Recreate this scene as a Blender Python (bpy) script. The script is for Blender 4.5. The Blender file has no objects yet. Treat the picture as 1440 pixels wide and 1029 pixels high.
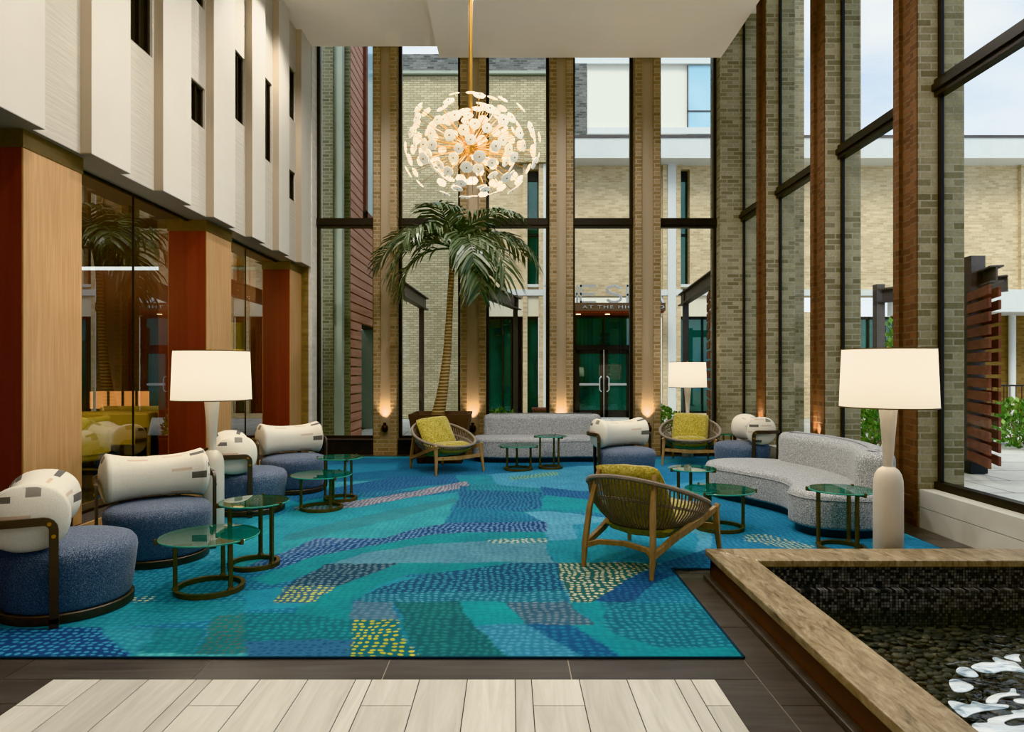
import bpy, bmesh, math, random
import numpy as np
from mathutils import Vector, Matrix
random.seed(7)
PI = math.pi
sc = bpy.context.scene
COL = sc.collection
F, CX, CY, H = 960.0, 717.0, 520.0, 1.45      # 24 mm view measured off the photograph, eye height 1.45 m

def at(px, py, Y):
    return ((px - CX) * Y / F, Y, H - (py - CY) * Y / F)
def gnd(px, py, z=0.0):
    Y = (H - z) * F / (py - CY)
    return ((px - CX) * Y / F, Y)
def rgb(r, g, b):
    f = lambda c: (c / 255 / 12.92) if c / 255 <= 0.04045 else ((c / 255 + 0.055) / 1.055) ** 2.4
    return (f(r), f(g), f(b), 1.0)

# ------------------------------------------------------------------ mesh builder
class MB:
    def __init__(s):
        s.v = []; s.f = []; s.m = []; s.uv = None
    def add(s, vs, fs, mi=0):
        o = len(s.v)
        s.v += [tuple(p) for p in vs]
        s.f += [tuple(i + o for i in f) for f in fs]
        s.m += [mi] * len(fs)
        return s
    def box(s, x0, y0, z0, x1, y1, z1, mi=0):
        x0, x1 = min(x0, x1), max(x0, x1); y0, y1 = min(y0, y1), max(y0, y1); z0, z1 = min(z0, z1), max(z0, z1)
        return s.add([(x0,y0,z0),(x1,y0,z0),(x1,y1,z0),(x0,y1,z0),(x0,y0,z1),(x1,y0,z1),(x1,y1,z1),(x0,y1,z1)],
              [(0,3,2,1),(4,5,6,7),(0,1,5,4),(1,2,6,5),(2,3,7,6),(3,0,4,7)], mi)
    def prism(s, poly, z0, z1, mi=0):
        n = len(poly)
        a = sum(poly[i][0]*poly[(i+1)%n][1]-poly[(i+1)%n][0]*poly[i][1] for i in range(n))
        if a < 0: poly = poly[::-1]
        vs = [(p[0],p[1],z0) for p in poly] + [(p[0],p[1],z1) for p in poly]
        fs = [tuple(range(n))[::-1], tuple(range(n, 2*n))] + [(i,(i+1)%n,(i+1)%n+n,i+n) for i in range(n)]
        return s.add(vs, fs, mi)
    def lathe(s, prof, cx=0, cy=0, cz=0, seg=40, mi=0, sx=1, sy=1):
        vs = []; fs = []; rows = []
        for r, z in prof:
            if r < 1e-6:
                rows.append([len(vs)]); vs.append((cx, cy, cz+z))
            else:
                rows.append(list(range(len(vs), len(vs)+seg)))
                vs += [(cx+r*sx*math.cos(2*PI*i/seg), cy+r*sy*math.sin(2*PI*i/seg), cz+z) for i in range(seg)]
        for a, b in zip(rows, rows[1:]):
            for i in range(seg):
                j = (i+1) % seg
                if len(a) == 1 and len(b) == 1: continue
                if len(a) == 1: fs.append((a[0], b[j], b[i]))
                elif len(b) == 1: fs.append((a[i], a[j], b[0]))
                else: fs.append((a[i], a[j], b[j], b[i]))
        return s.add(vs, fs, mi)
    def tube(s, pts, r, seg=8, closed=False, mi=0, prof=None):
        P = [Vector(p) for p in pts]; n = len(P)
        R = r if isinstance(r, (list, tuple)) else [r]*n
        if prof is None: prof = [(math.cos(2*PI*k/seg), math.sin(2*PI*k/seg)) for k in range(seg)]
        seg = len(prof)
        T = []
        for i in range(n):
            a = P[(i-1) % n] if (closed or i > 0) else P[i]
            b = P[(i+1) % n] if (closed or i < n-1) else P[i]
            t = (b-a); T.append(t.normalized() if t.length > 1e-9 else Vector((0,0,1)))
        up = Vector((0,0,1)) if abs(T[0].z) < 0.92 else Vector((0,1,0))
        N = (up - T[0]*up.dot(T[0])).normalized()
        vs = []
        for i in range(n):
            N = (N - T[i]*N.dot(T[i])).normalized()
            B = T[i].cross(N)
            for u, v in prof: vs.append(P[i] + (B*u + N*v)*R[i])
        fs = []
        for i in range(n if closed else n-1):
            a = i*seg; b = ((i+1) % n)*seg
            for k in range(seg):
                l = (k+1) % seg
                fs.append((a+k, a+l, b+l, b+k))
        if not closed:
            fs.append(tuple(range(seg))[::-1]); fs.append(tuple(range((n-1)*seg, n*seg)))
        return s.add(vs, fs, mi)
    def bar(s, p0, p1, w, t, up=(0,0,1), mi=0, taper=1.0):
        p0, p1 = Vector(p0), Vector(p1); d = (p1-p0).normalized(); up = Vector(up)
        if abs(d.dot(up)) > .98: up = Vector((0,1,0))
        sd = d.cross(up).normalized(); u = sd.cross(d).normalized()
        vs = []
        for p, k in ((p0, 1), (p1, taper)):
            for a, b in ((-1,-1),(1,-1),(1,1),(-1,1)): vs.append(p + sd*(a*w*k/2) + u*(b*t*k/2))
        return s.add(vs, [(0,1,2,3),(7,6,5,4),(0,4,5,1),(1,5,6,2),(2,6,7,3),(3,7,4,0)], mi)
    def soft(s, pts, z0, z1, rt=.05, rb=.03, n=5, mi=0, crown=.0):
        """closed plan outline pts (counter-clockwise) raised from z0 to z1 with rounded top and bottom edges"""
        P = [Vector((p[0], p[1])) for p in pts]; m = len(P)
        N = []
        for i in range(m):
            t = (P[(i+1) % m] - P[i-1]).normalized(); N.append(Vector((t.y, -t.x)))
        rings = []
        for k in range(n+1):
            a = PI/2*k/n; rings.append((rb*(1-math.sin(a)), z0 + rb*(1-math.cos(a))))
        for k in range(n+1):
            a = PI/2*k/n; rings.append((rt*(1-math.cos(a)), z1 - rt*(1-math.sin(a))))
        if crown: rings += [(rt+.06, z1+crown*.6), (rt+.13, z1+crown)]
        vs = []
        for ins, z in rings:
            for p, q in zip(P, N): w = p - q*ins; vs.append((w.x, w.y, z))
        fs = []
        for k in range(len(rings)-1):
            for i in range(m):
                j = (i+1) % m; fs.append((k*m+i, k*m+j, (k+1)*m+j, (k+1)*m+i))
        fs.append(tuple(range(m))[::-1]); fs.append(tuple(range((len(rings)-1)*m, len(rings)*m)))
        return s.add(vs, fs, mi)
    def build(s, name, mats, parent=None, smooth=30, off=None, bevel=0, uv=None):
        me = bpy.data.meshes.new(name)
        v = s.v
        if off is not None: v = [(p[0]-off[0], p[1]-off[1], p[2]-off[2]) for p in v]
        me.from_pydata(v, [], s.f)
        if not isinstance(mats, (list, tuple)): mats = [mats]
        for m in mats: me.materials.append(m)
        if len(mats) > 1: me.polygons.foreach_set('material_index', s.m)
        if uv is not None:
            L = me.uv_layers.new(name='UVMap')
            for l in me.loops: L.data[l.index].uv = uv[l.vertex_index]
        if smooth:
            me.shade_smooth()
            if smooth < 180: me.set_sharp_from_angle(angle=math.radians(smooth))
        me.update()
        o = bpy.data.objects.new(name, me); COL.objects.link(o)
        if parent is not None: o.parent = parent
        if bevel:
            b = o.modifiers.new('bevel', 'BEVEL'); b.width = bevel; b.segments = 2; b.limit_method = 'ANGLE'
        return o

def catmull(pts, n=8, closed=True):
    P = [Vector(p) for p in pts]; m = len(P); out = []
    for i in range(m if closed else m-1):
        if closed: a, b, c, d = P[i-1], P[i], P[(i+1) % m], P[(i+2) % m]
        else: a, b, c, d = P[max(i-1,0)], P[i], P[i+1], P[min(i+2,m-1)]
        for k in range(n):
            t = k/n
            out.append(.5*((2*b)+(c-a)*t+(2*a-5*b+4*c-d)*t*t+(3*b-a-3*c+d)*t**3))
    if not closed: out.append(P[-1])
    return out

def thing(name, label, cat, loc=(0,0,0), rz=0, group=None):
    o = bpy.data.objects.new(name, None); COL.objects.link(o)
    o.empty_display_size = .1
    o.location = loc; o.rotation_euler = (0,0,rz)
    o['label'] = label; o['category'] = cat
    if group: o['group'] = group
    return o
def tag(o, label, cat, group=None, kind=None):
    o['label'] = label; o['category'] = cat
    if group: o['group'] = group
    if kind: o['kind'] = kind
    return o
def struct(o):
    o['kind'] = 'structure'; return o
def empty_struct(name, loc=(0,0,0)):
    o = bpy.data.objects.new(name, None); COL.objects.link(o); o.location = loc; o['kind'] = 'structure'; return o
def dup(root, loc, rz, label=None, group=None, scale=None):
    r = root.copy(); COL.objects.link(r); r.location = loc; r.rotation_euler = (0,0,rz)
    if scale: r.scale = scale
    if label: r['label'] = label
    if group: r['group'] = group
    for ch in list(root.children):
        c = ch.copy(); COL.objects.link(c); c.parent = r
        for g in list(ch.children):
            d = g.copy(); COL.objects.link(d); d.parent = c
    return r

# ------------------------------------------------------------------ materials
class NT:
    def __init__(s, name):
        s.mat = bpy.data.materials.new(name); s.mat.use_nodes = True
        s.t = s.mat.node_tree; s.t.nodes.clear()
        s.out = s.n('ShaderNodeOutputMaterial')
    def n(s, typ, **kw):
        x = s.t.nodes.new(typ)
        for k, v in kw.items(): setattr(x, k, v)
        return x
    def l(s, a, b): s.t.links.new(a, b)
    def set(s, sock, val):
        if hasattr(val, 'is_output') or isinstance(val, bpy.types.NodeSocket): s.l(val, sock)
        else: sock.default_value = val
    def math(s, op, a, b=0.0, c=None, clamp=False):
        x = s.n('ShaderNodeMath', operation=op, use_clamp=clamp)
        s.set(x.inputs[0], a); s.set(x.inputs[1], b)
        if c is not None: s.set(x.inputs[2], c)
        return x.outputs[0]
    def mix(s, fac, a, b, blend='MIX'):
        x = s.n('ShaderNodeMix', data_type='RGBA', blend_type=blend)
        s.set(x.inputs[0], fac); s.set(x.inputs[6], a); s.set(x.inputs[7], b)
        return x.outputs[2]
    def ramp(s, fac, stops, interp='LINEAR'):
        x = s.n('ShaderNodeValToRGB'); x.color_ramp.interpolation = interp
        e = x.color_ramp.elements
        while len(e) < len(stops): e.new(.5)
        for i, (p, c) in enumerate(stops): e[i].position = p; e[i].color = c
        s.set(x.inputs[0], fac); return x.outputs[0]
    def noise(s, vec, scale, detail=3, rough=.5, out=0, dist=0):
        x = s.n('ShaderNodeTexNoise'); s.l(vec, x.inputs['Vector'])
        x.inputs['Scale'].default_value = scale; x.inputs['Detail'].default_value = detail
        x.inputs['Roughness'].default_value = rough; x.inputs['Distortion'].default_value = dist
        return x.outputs[out]
    def mapping(s, vec, scale=(1,1,1), loc=(0,0,0), rot=(0,0,0)):
        x = s.n('ShaderNodeMapping'); s.l(vec, x.inputs[0])
        x.inputs['Scale'].default_value = scale; x.inputs['Location'].default_value = loc; x.inputs['Rotation'].default_value = rot
        return x.outputs[0]
    def obj(s): return s.n('ShaderNodeTexCoord').outputs['Object']
    def pos(s): return s.n('ShaderNodeNewGeometry').outputs['Position']
    def bump(s, h, strength=.3, dist=.01):
        x = s.n('ShaderNodeBump'); x.inputs['Strength'].default_value = strength; x.inputs['Distance'].default_value = dist
        s.l(h, x.inputs['Height']); return x.outputs[0]
    def bsdf(s, col, rough=.5, metal=0, normal=None, spec=.5, emit=None, estr=0, sheen=0):
        b = s.n('ShaderNodeBsdfPrincipled')
        s.set(b.inputs['Base Color'], col); s.set(b.inputs['Roughness'], rough); b.inputs['Metallic'].default_value = metal
        b.inputs['Specular IOR Level'].default_value = spec
        if normal is not None: s.l(normal, b.inputs['Normal'])
        if emit is not None: s.set(b.inputs['Emission Color'], emit); b.inputs['Emission Strength'].default_value = estr
        if sheen: b.inputs['Sheen Weight'].default_value = sheen
        return b.outputs[0]
    def done(s, sh): s.l(sh, s.out.inputs[0]); return s.mat

def P(name, col, rough=.5, metal=0, var=.12, vs=6, bump=0, bs=60, spec=.5, emit=None, estr=0):
    t = NT(name); o = t.obj()
    n = t.noise(o, vs, 4)
    c = t.mix(n, tuple(x*(1-var) for x in col[:3])+(1,), tuple(min(1, x*(1+var)) for x in col[:3])+(1,))
    nm = t.bump(t.noise(o, bs, 4), bump, .004) if bump else None
    return t.done(t.bsdf(c, rough, metal, nm, spec, emit, estr))

def wallvec(t):
    """masonry coordinates in metres: along the wall, up"""
    g = t.n('ShaderNodeNewGeometry')
    sp = t.n('ShaderNodeSeparateXYZ'); t.l(g.outputs['Position'], sp.inputs[0])
    sn = t.n('ShaderNodeSeparateXYZ'); t.l(g.outputs['True Normal'], sn.inputs[0])
    k = t.math('GREATER_THAN', t.math('ABSOLUTE', sn.outputs[0]), .6)
    u = t.math('ADD', t.math('MULTIPLY', sp.outputs[1], k), t.math('MULTIPLY', sp.outputs[0], t.math('SUBTRACT', 1.0, k)))
    cb = t.n('ShaderNodeCombineXYZ'); t.l(u, cb.inputs[0]); t.l(sp.outputs[2], cb.inputs[1])
    return cb.outputs[0], g.outputs['Position']

def brick(name, c1, c2, mortar, w=.205, h=.067, m=.010, rough=.85, bump=.5, bias=0, dirt=.25):
    t = NT(name); v, pos = wallvec(t)
    b = t.n('ShaderNodeTexBrick'); t.l(v, b.inputs['Vector'])
    b.inputs['Scale'].default_value = 1; b.inputs['Mortar Size'].default_value = m; b.inputs['Mortar Smooth'].default_value = .2
    b.inputs['Brick Width'].default_value = w; b.inputs['Row Height'].default_value = h; b.inputs['Bias'].default_value = bias
    b.inputs['Color1'].default_value = c1; b.inputs['Color2'].default_value = c2; b.inputs['Mortar'].default_value = mortar
    n1 = t.noise(pos, 35, 5, .65); n2 = t.noise(pos, 1.3, 4)
    c = t.mix(dirt*1.6, b.outputs[0], t.ramp(n1, [(.25,(.45,.44,.42,1)),(.75,(1.0,1.0,1.0,1))]), 'MULTIPLY')
    c = t.mix(dirt, c, t.ramp(n2, [(.3,(.6,.6,.58,1)),(.7,(1.1,1.1,1.1,1))]), 'MULTIPLY')
    hgt = t.math('ADD', t.math('MULTIPLY', t.math('SUBTRACT', 1.0, b.outputs[1]), .8), t.math('MULTIPLY', n1, .5))
    return t.done(t.bsdf(c, rough, 0, t.bump(hgt, bump, .008), .3))

def glass(name, tint=(.93,.97,.95,1), refl=.05, power=5, gl=(1,1,1,1), rough=0.0):
    t = NT(name)
    lw = t.n('ShaderNodeLayerWeight'); lw.inputs[0].default_value = .5
    f = t.math('ADD', t.math('MULTIPLY', t.math('POWER', lw.outputs['Facing'], power), .85), refl, clamp=True)
    tr = t.n('ShaderNodeBsdfTransparent'); tr.inputs[0].default_value = tint
    g = t.n('ShaderNodeBsdfGlossy'); g.inputs['Color'].default_value = gl; g.inputs['Roughness'].default_value = rough
    m = t.n('ShaderNodeMixShader'); t.l(f, m.inputs[0]); t.l(tr.outputs[0], m.inputs[1]); t.l(g.outputs[0], m.inputs[2])
    return t.done(m.outputs[0])

def woodmat(name, ca, cb, axis=2, scale=30, rough=.45, stretch=.06, bump=.1, spec=.4):
    t = NT(name); o = t.obj()
    s = [scale]*3; s[axis] = scale*stretch
    v = t.mapping(o, tuple(s))
    n = t.noise(v, 1.0, 5, .6, dist=.6)
    c = t.ramp(n, [(.3, ca), (.7, cb)])
    return t.done(t.bsdf(c, rough, 0, t.bump(n, bump, .003), spec))

M = {}
M['pier_brick'] = brick('pier_brick', rgb(172,163,134), rgb(124,116,92), rgb(172,165,142), bump=.9, m=.008, dirt=.35)
M['tan_brick'] = brick('tan_brick', rgb(240,218,180), rgb(206,182,142), rgb(222,206,174), dirt=.3, m=.008)
M['grey_brick'] = brick('grey_brick', rgb(228,214,176), rgb(194,180,142), rgb(158,149,124), dirt=.3, m=.008)
M['stain_brick'] = brick('stain_brick', rgb(160,162,158), rgb(90,94,94), rgb(140,140,134), dirt=.5)
M['dark_brick'] = brick('dark_brick', rgb(134,131,106), rgb(102,99,78), rgb(150,148,124))
M['pale_brick'] = brick('pale_brick', rgb(222,218,204), rgb(206,200,184), rgb(214,210,196), dirt=.1)
M['brown_brick'] = brick('brown_brick', rgb(150,118,70), rgb(112,86,48), rgb(130,112,80))
M['return_shade'] = P('plaster_shade_tone', rgb(170,154,132), .85, var=.03)  # darker tone that puts the shade of the wall returns into colour
M['red_brick'] = brick('red_brown_brick', rgb(104,72,50), rgb(76,52,36), rgb(98,80,64), bump=.7, m=.008)
M['white'] = P('plaster_white', rgb(198,191,178), .8, var=.03, bump=.05)
M['ceil'] = P('ceiling_plaster', rgb(238,228,212), .9, var=.02)
M['channel'] = P('channel_panel', rgb(152,134,108), .55, var=.06, vs=2)
M['bronze_frame'] = P('window_frame_bronze', rgb(30,26,23), .4, .3, var=.1)
M['bronze'] = P('dark_bronze', rgb(104,88,62), .42, .55, var=.3, vs=30, bump=.15)
M['bronze_dark'] = P('frame_bronze', rgb(78,70,62), .45, .35, var=.15)
M['brass'] = P('brass', rgb(178,138,76), .34, 1, var=.08)
M['sconce'] = P('sconce_metal', rgb(38,28,26), .4, .6)
M['glass'] = glass('window_glass', refl=.03)
M['lounge_glass'] = glass('lounge_glass', (.86,.86,.76,1), .15, 3.0)
M['out_glass'] = None
M['white_metal'] = P('white_painted', rgb(196,192,178), .5, var=.04)
M['fascia'] = P('white_fascia', rgb(212,214,210), .6, var=.04)
M['beige_panel'] = P('beige_panel', rgb(222,214,192), .7, var=.04)
M['steel'] = P('grey_steel', rgb(92,86,84), .5, .4, var=.15, vs=4)
M['black'] = P('black_paint', rgb(24,24,25), .5)
M['rust'] = woodmat('rust_boards', rgb(92,55,46), rgb(122,78,66), axis=1, scale=14, rough=.7)
M['rust_pink'] = woodmat('red_slats', rgb(166,120,102), rgb(196,150,130), axis=1, scale=10, rough=.7)
M['oak'] = woodmat('oak_veneer', rgb(170,130,90), rgb(196,156,112), axis=2, scale=55, rough=.45, stretch=.03)
M['mahogany'] = woodmat('mahogany_panel', rgb(92,30,15), rgb(110,40,21), axis=2, scale=12, rough=.4, stretch=.05, bump=.02)
M['chair_oak'] = woodmat('chair_oak', rgb(134,106,72), rgb(174,142,100), axis=2, scale=30, rough=.5, stretch=.2)
M['coping'] = None
M['lamp_cream'] = P('lamp_cream', rgb(228,216,196), .45, var=.05, vs=12)
M['soil'] = P('potting_soil', rgb(50,38,28), .95, bump=.8, bs=40)
M['planter'] = P('brown_planter', rgb(74,54,40), .5, var=.15)
M['trunk'] = None
# smooth plank / tile / fabric materials
def mk():
    t = NT('dark_glass'); lw = t.n('ShaderNodeLayerWeight'); lw.inputs[0].default_value = .5
    f = t.math('ADD', t.math('MULTIPLY', t.math('POWER', lw.outputs['Facing'], 3), .7), .16, clamp=True)
    o = t.pos(); n = t.noise(t.mapping(o, (1.2,1.2,.5)), 1.0, 3)
    d = t.n('ShaderNodeBsdfDiffuse'); t.l(t.ramp(n, [(.35, rgb(10,28,26)), (.55, rgb(26,70,58)), (.75, rgb(12,36,40))]), d.inputs[0])
    g = t.n('ShaderNodeBsdfGlossy'); g.inputs['Roughness'].default_value = .02; g.inputs['Color'].default_value = rgb(190,225,215)
    m = t.n('ShaderNodeMixShader'); t.l(f, m.inputs[0]); t.l(d.outputs[0], m.inputs[1]); t.l(g.outputs[0], m.inputs[2])
    M['green_glass'] = t.done(m.outputs[0])
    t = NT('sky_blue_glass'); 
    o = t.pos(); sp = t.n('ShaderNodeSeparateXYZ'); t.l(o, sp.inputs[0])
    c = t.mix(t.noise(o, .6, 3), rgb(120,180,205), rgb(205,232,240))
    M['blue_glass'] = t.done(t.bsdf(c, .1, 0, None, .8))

    # planks: per-island tint
    def plank(name, ca, cb, axis, rough):
        t = NT(name); o = t.obj(); g = t.n('ShaderNodeNewGeometry')
        s = [16, 16, 16]; s[axis] = 1.2
        n = t.noise(t.mapping(o, tuple(s)), 1.0, 5, .65, dist=1.0)
        c = t.ramp(n, [(.3, ca), (.7, cb)])
        k = t.ramp(g.outputs['Random Per Island'], [(0, (.86,.86,.86,1)), (1, (1.06,1.06,1.06,1))])
        c = t.mix(1.0, c, k, 'MULTIPLY')
        return t.done(t.bsdf(c, rough, 0, t.bump(n, .06, .003), .4))
    M['white_plank'] = plank('white_plank_tile', rgb(192,187,172), rgb(217,212,199), 1, .38)
    M['dark_tile'] = plank('dark_wood_tile', rgb(68,64,62), rgb(90,86,82), 0, .32)
    M['grout'] = P('pale_grout', rgb(176,166,150), .9)
    M['dark_grout'] = P('dark_grout', rgb(58,52,46), .9)
    t = NT('coping_wood'); o = t.obj()
    n = t.noise(t.mapping(o, (22, 5, 9), rot=(0,0,.35)), 1.0, 6, .7, dist=1.2)
    n2 = t.noise(o, 2.2, 3)
    c = t.ramp(n, [(.3, rgb(80,66,48)), (.48, rgb(148,128,98)), (.66, rgb(182,164,134))])
    c = t.mix(.5, c, t.ramp(n2, [(.3,(.72,.72,.72,1)),(.7,(1.1,1.1,1.1,1))]), 'MULTIPLY')
    M['coping'] = t.done(t.bsdf(c, .32, 0, t.bump(n, .4, .006), .5))
    M['pool_side'] = P('pool_side_panel', rgb(78,50,36), .45, var=.15)
    t = NT('black_mosaic'); v, pos = wallvec(t)
    b = t.n('ShaderNodeTexBrick'); t.l(v, b.inputs['Vector']); b.offset = 0.0
    for k, x in (('Scale',1),('Mortar Size',.0016),('Brick Width',.019),('Row Height',.019),('Bias',-.2)): b.inputs[k].default_value = x
    b.inputs['Color1'].default_value = rgb(52,52,52); b.inputs['Color2'].default_value = rgb(160,159,156); b.inputs['Mortar'].default_value = rgb(40,40,40)
    M['mosaic'] = t.done(t.bsdf(b.outputs[0], .2, 0, t.bump(t.math('SUBTRACT', 1.0, b.outputs[1]), .5, .003), .5))
    # pebble colours vary by object and island
    t = NT('pebble'); oi = t.n('ShaderNodeObjectInfo'); g = t.n('ShaderNodeNewGeometry')
    r = t.math('FRACT', t.math('ADD', oi.outputs['Random'], g.outputs['Random Per Island']))
    c = t.ramp(r, [(0, rgb(58,59,60)), (.5, rgb(82,82,80)), (.85, rgb(104,102,96)), (1, rgb(128,122,112))])
    c = t.mix(.5, c, t.ramp(t.noise(t.obj(), 40, 3), [(.3,(.6,.6,.6,1)),(.7,(1.1,1.1,1.1,1))]), 'MULTIPLY')
    M['pebble'] = t.done(t.bsdf(c, .4, 0, None, .4))
    t = NT('pool_water'); pos = t.pos()
    lw = t.n('ShaderNodeLayerWeight'); lw.inputs[0].default_value = .5
    f = t.math('ADD', t.math('MULTIPLY', t.math('POWER', lw.outputs['Facing'], 5), .8), .02, clamp=True)
    tr = t.n('ShaderNodeBsdfTransparent'); tr.inputs[0].default_value = (.72,.74,.70,1)
    gl = t.n('ShaderNodeBsdfGlossy'); gl.inputs['Roughness'].default_value = .02
    t.l(t.bump(t.noise(pos, 9, 3, .5, dist=.6), .25, .03), gl.inputs['Normal'])
    m = t.n('ShaderNodeMixShader'); t.l(f, m.inputs[0]); t.l(tr.outputs[0], m.inputs[1]); t.l(gl.outputs[0], m.inputs[2])
    M['water'] = t.done(m.outputs[0])
    t = NT('painted_sky_glint'); pos = t.pos()  # pale colours standing in for sky mirrored in the ripples
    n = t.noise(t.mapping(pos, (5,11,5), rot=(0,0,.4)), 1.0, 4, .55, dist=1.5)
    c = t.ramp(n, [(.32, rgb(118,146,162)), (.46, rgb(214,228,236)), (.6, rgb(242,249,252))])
    M['painted_glint'] = t.done(t.bsdf(c, .15, 0, t.bump(n, .3, .02), .5))
    # tweed blue
    def fabric(name, ca, cb, cc, sc_, bump=.5, st=(1,1,1), sheen=.2):
        t = NT(name); o = t.obj()
        n = t.noise(t.mapping(o, st), sc_, 3, .7); n2 = t.noise(t.mapping(o, (st[2], st[1], st[0])), sc_*1.3, 2, .6)
        f = t.math('MULTIPLY', t.math('ADD', n, n2), .5)
        c = t.ramp(f, [(.36, ca), (.5, cb), (.64, cc)])
        return t.done(t.bsdf(c, .9, 0, t.bump(f, bump, .004), .2, sheen=sheen))
    M['tweed'] = fabric('blue_tweed', rgb(42,49,60), rgb(84,97,117), rgb(152,161,174), 200, .5, (.6,.6,1.3))
    M['boucle'] = fabric('grey_boucle', rgb(84,84,83), rgb(156,157,156), rgb(222,224,224), 105, .8)
    M['mustard'] = fabric('mustard_chenille', rgb(112,98,34), rgb(164,148,64), rgb(204,190,116), 60, .7, (.5,1,1.6), .4)
    M['ochre_leather'] = P('ochre_upholstery', rgb(196,168,76), .5, var=.1)
    M['rope'] = fabric('grey_rope', rgb(98,88,78), rgb(138,126,112), rgb(168,156,142), 180, .4)
    # cream cloth with woven patches, laid out in the bolster's own UV
    t = NT('cream_patchwork'); tc = t.n('ShaderNodeTexCoord'); uv = tc.outputs['UV']
    def patches(w, h, loc):
        b = t.n('ShaderNodeTexBrick'); t.l(t.mapping(uv, (1,1,1), loc=loc), b.inputs['Vector']); b.offset = .37; b.squash = 1
        for k, x in (('Scale',1),('Mortar Size',.004),('Mortar Smooth',0),('Brick Width',w),('Row Height',h),('Bias',0)): b.inputs[k].default_value = x
        b.inputs['Color1'].default_value = (0,0,0,1); b.inputs['Color2'].default_value = (1,1,1,1); b.inputs['Mortar'].default_value = (0,0,0,1)
        sp = t.n('ShaderNodeSeparateColor'); t.l(b.outputs[0], sp.inputs[0]); return sp.outputs[0]
    p1 = patches(.125, .042, (.02,.01,0)); p2 = patches(.15, .028, (.31,.17,0)); p3 = patches(.08, .06, (.11,.23,0))
    n = t.noise(tc.outputs['Object'], 140, 2, .7)
    c = t.mix(n, rgb(214,204,182), rgb(240,234,218))
    c = t.mix(t.math('GREATER_THAN', p1, .94), c, rgb(112,108,102))
    c = t.mix(t.math('MULTIPLY', t.math('GREATER_THAN', p2, .945), .8), c, rgb(206,178,152))
    c = t.mix(t.math('MULTIPLY', t.math('GREATER_THAN', p3, .975), .9), c, rgb(130,124,114))
    M['cream'] = t.done(t.bsdf(c, .9, 0, t.bump(n, .35, .003), .2))
    # glass table tops: green body
    t = NT('table_glass'); lw = t.n('ShaderNodeLayerWeight'); lw.inputs[0].default_value = .5
    f = t.math('ADD', t.math('MULTIPLY', t.math('POWER', lw.outputs['Facing'], 3.0), .6), .10, clamp=True)
    tr = t.n('ShaderNodeBsdfTransparent'); tr.inputs[0].default_value = (.46,.76,.67,1)
    d = t.n('ShaderNodeBsdfDiffuse'); d.inputs[0].default_value = rgb(40,120,104)
    m0 = t.n('ShaderNodeMixShader'); m0.inputs[0].default_value = .22; t.l(tr.outputs[0], m0.inputs[1]); t.l(d.outputs[0], m0.inputs[2])
    gl = t.n('ShaderNodeBsdfGlossy'); gl.inputs['Roughness'].default_value = .01
    m = t.n('ShaderNodeMixShader'); t.l(f, m.inputs[0]); t.l(m0.outputs[0], m.inputs[1]); t.l(gl.outputs[0], m.inputs[2])
    M['table_glass'] = t.done(m.outputs[0])
    M['glass_edge'] = P('glass_edge', rgb(70,150,128), .08, spec=.8)
    # lamp shade: thin linen
    t = NT('linen_shade'); o = t.obj()
    c = t.mix(t.noise(t.mapping(o, (1,1,3)), 150, 2), rgb(236,228,212), rgb(246,240,228))
    d = t.n('ShaderNodeBsdfDiffuse'); t.l(c, d.inputs[0]); tl = t.n('ShaderNodeBsdfTranslucent'); t.l(c, tl.inputs[0])
    m = t.n('ShaderNodeMixShader'); m.inputs[0].default_value = .5; t.l(d.outputs[0], m.inputs[1]); t.l(tl.outputs[0], m.inputs[2])
    M['shade'] = t.done(m.outputs[0])
    # porcelain flowers, the lamps' soft glow put in as emission
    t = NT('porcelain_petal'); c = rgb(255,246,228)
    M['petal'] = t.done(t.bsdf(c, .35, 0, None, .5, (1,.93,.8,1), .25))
    # palm
    t = NT('palm_leaf'); o = t.obj(); g = t.n('ShaderNodeNewGeometry')
    c = t.ramp(g.outputs['Random Per Island'], [(0, rgb(52,66,46)), (.5, rgb(80,94,68)), (1, rgb(118,126,100))])
    M['palm_leaf'] = t.done(t.bsdf(c, .35, 0, None, .6))
    t = NT('palm_trunk'); o = t.obj(); w = t.n('ShaderNodeTexWave'); w.wave_type = 'BANDS'; w.bands_direction = 'Z'
    t.l(o, w.inputs[0]); w.inputs['Scale'].default_value = 6; w.inputs['Distortion'].default_value = 1.2
    c = t.mix(w.outputs[1], rgb(112,88,58), rgb(178,152,112))
    M['trunk'] = t.done(t.bsdf(c, .8, 0, t.bump(w.outputs[1], .6, .02), .3))
    t = NT('shrub_leaf'); g = t.n('ShaderNodeNewGeometry')
    c = t.ramp(g.outputs['Random Per Island'], [(0, rgb(46,84,30)), (.6, rgb(90,140,56)), (1, rgb(150,186,96))])
    M['shrub'] = t.done(t.bsdf(c, .5, 0, None, .4))
    # outdoor paving
    t = NT('concrete_paving'); pos = t.pos()
    b = t.n('ShaderNodeTexBrick'); t.l(pos, b.inputs['Vector'])
    for k, x in (('Scale',1),('Mortar Size',.012),('Brick Width',1.2),('Row Height',.9)): b.inputs[k].default_value = x
    b.inputs['Color1'].default_value = rgb(214,210,200); b.inputs['Color2'].default_value = rgb(202,198,188); b.inputs['Mortar'].default_value = rgb(120,116,110)
    c = t.mix(.5, b.outputs[0], t.ramp(t.noise(pos, 3, 5, .7), [(.3,(.75,.75,.74,1)),(.7,(1.08,1.08,1.08,1))]), 'MULTIPLY')
    M['paving'] = t.done(t.bsdf(c, .85))
    M['concrete'] = P('grey_concrete', rgb(168,176,160), .8, var=.08)
    M['lounge_dark'] = P('lounge_brown', rgb(74,52,34), .7, var=.25)
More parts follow.
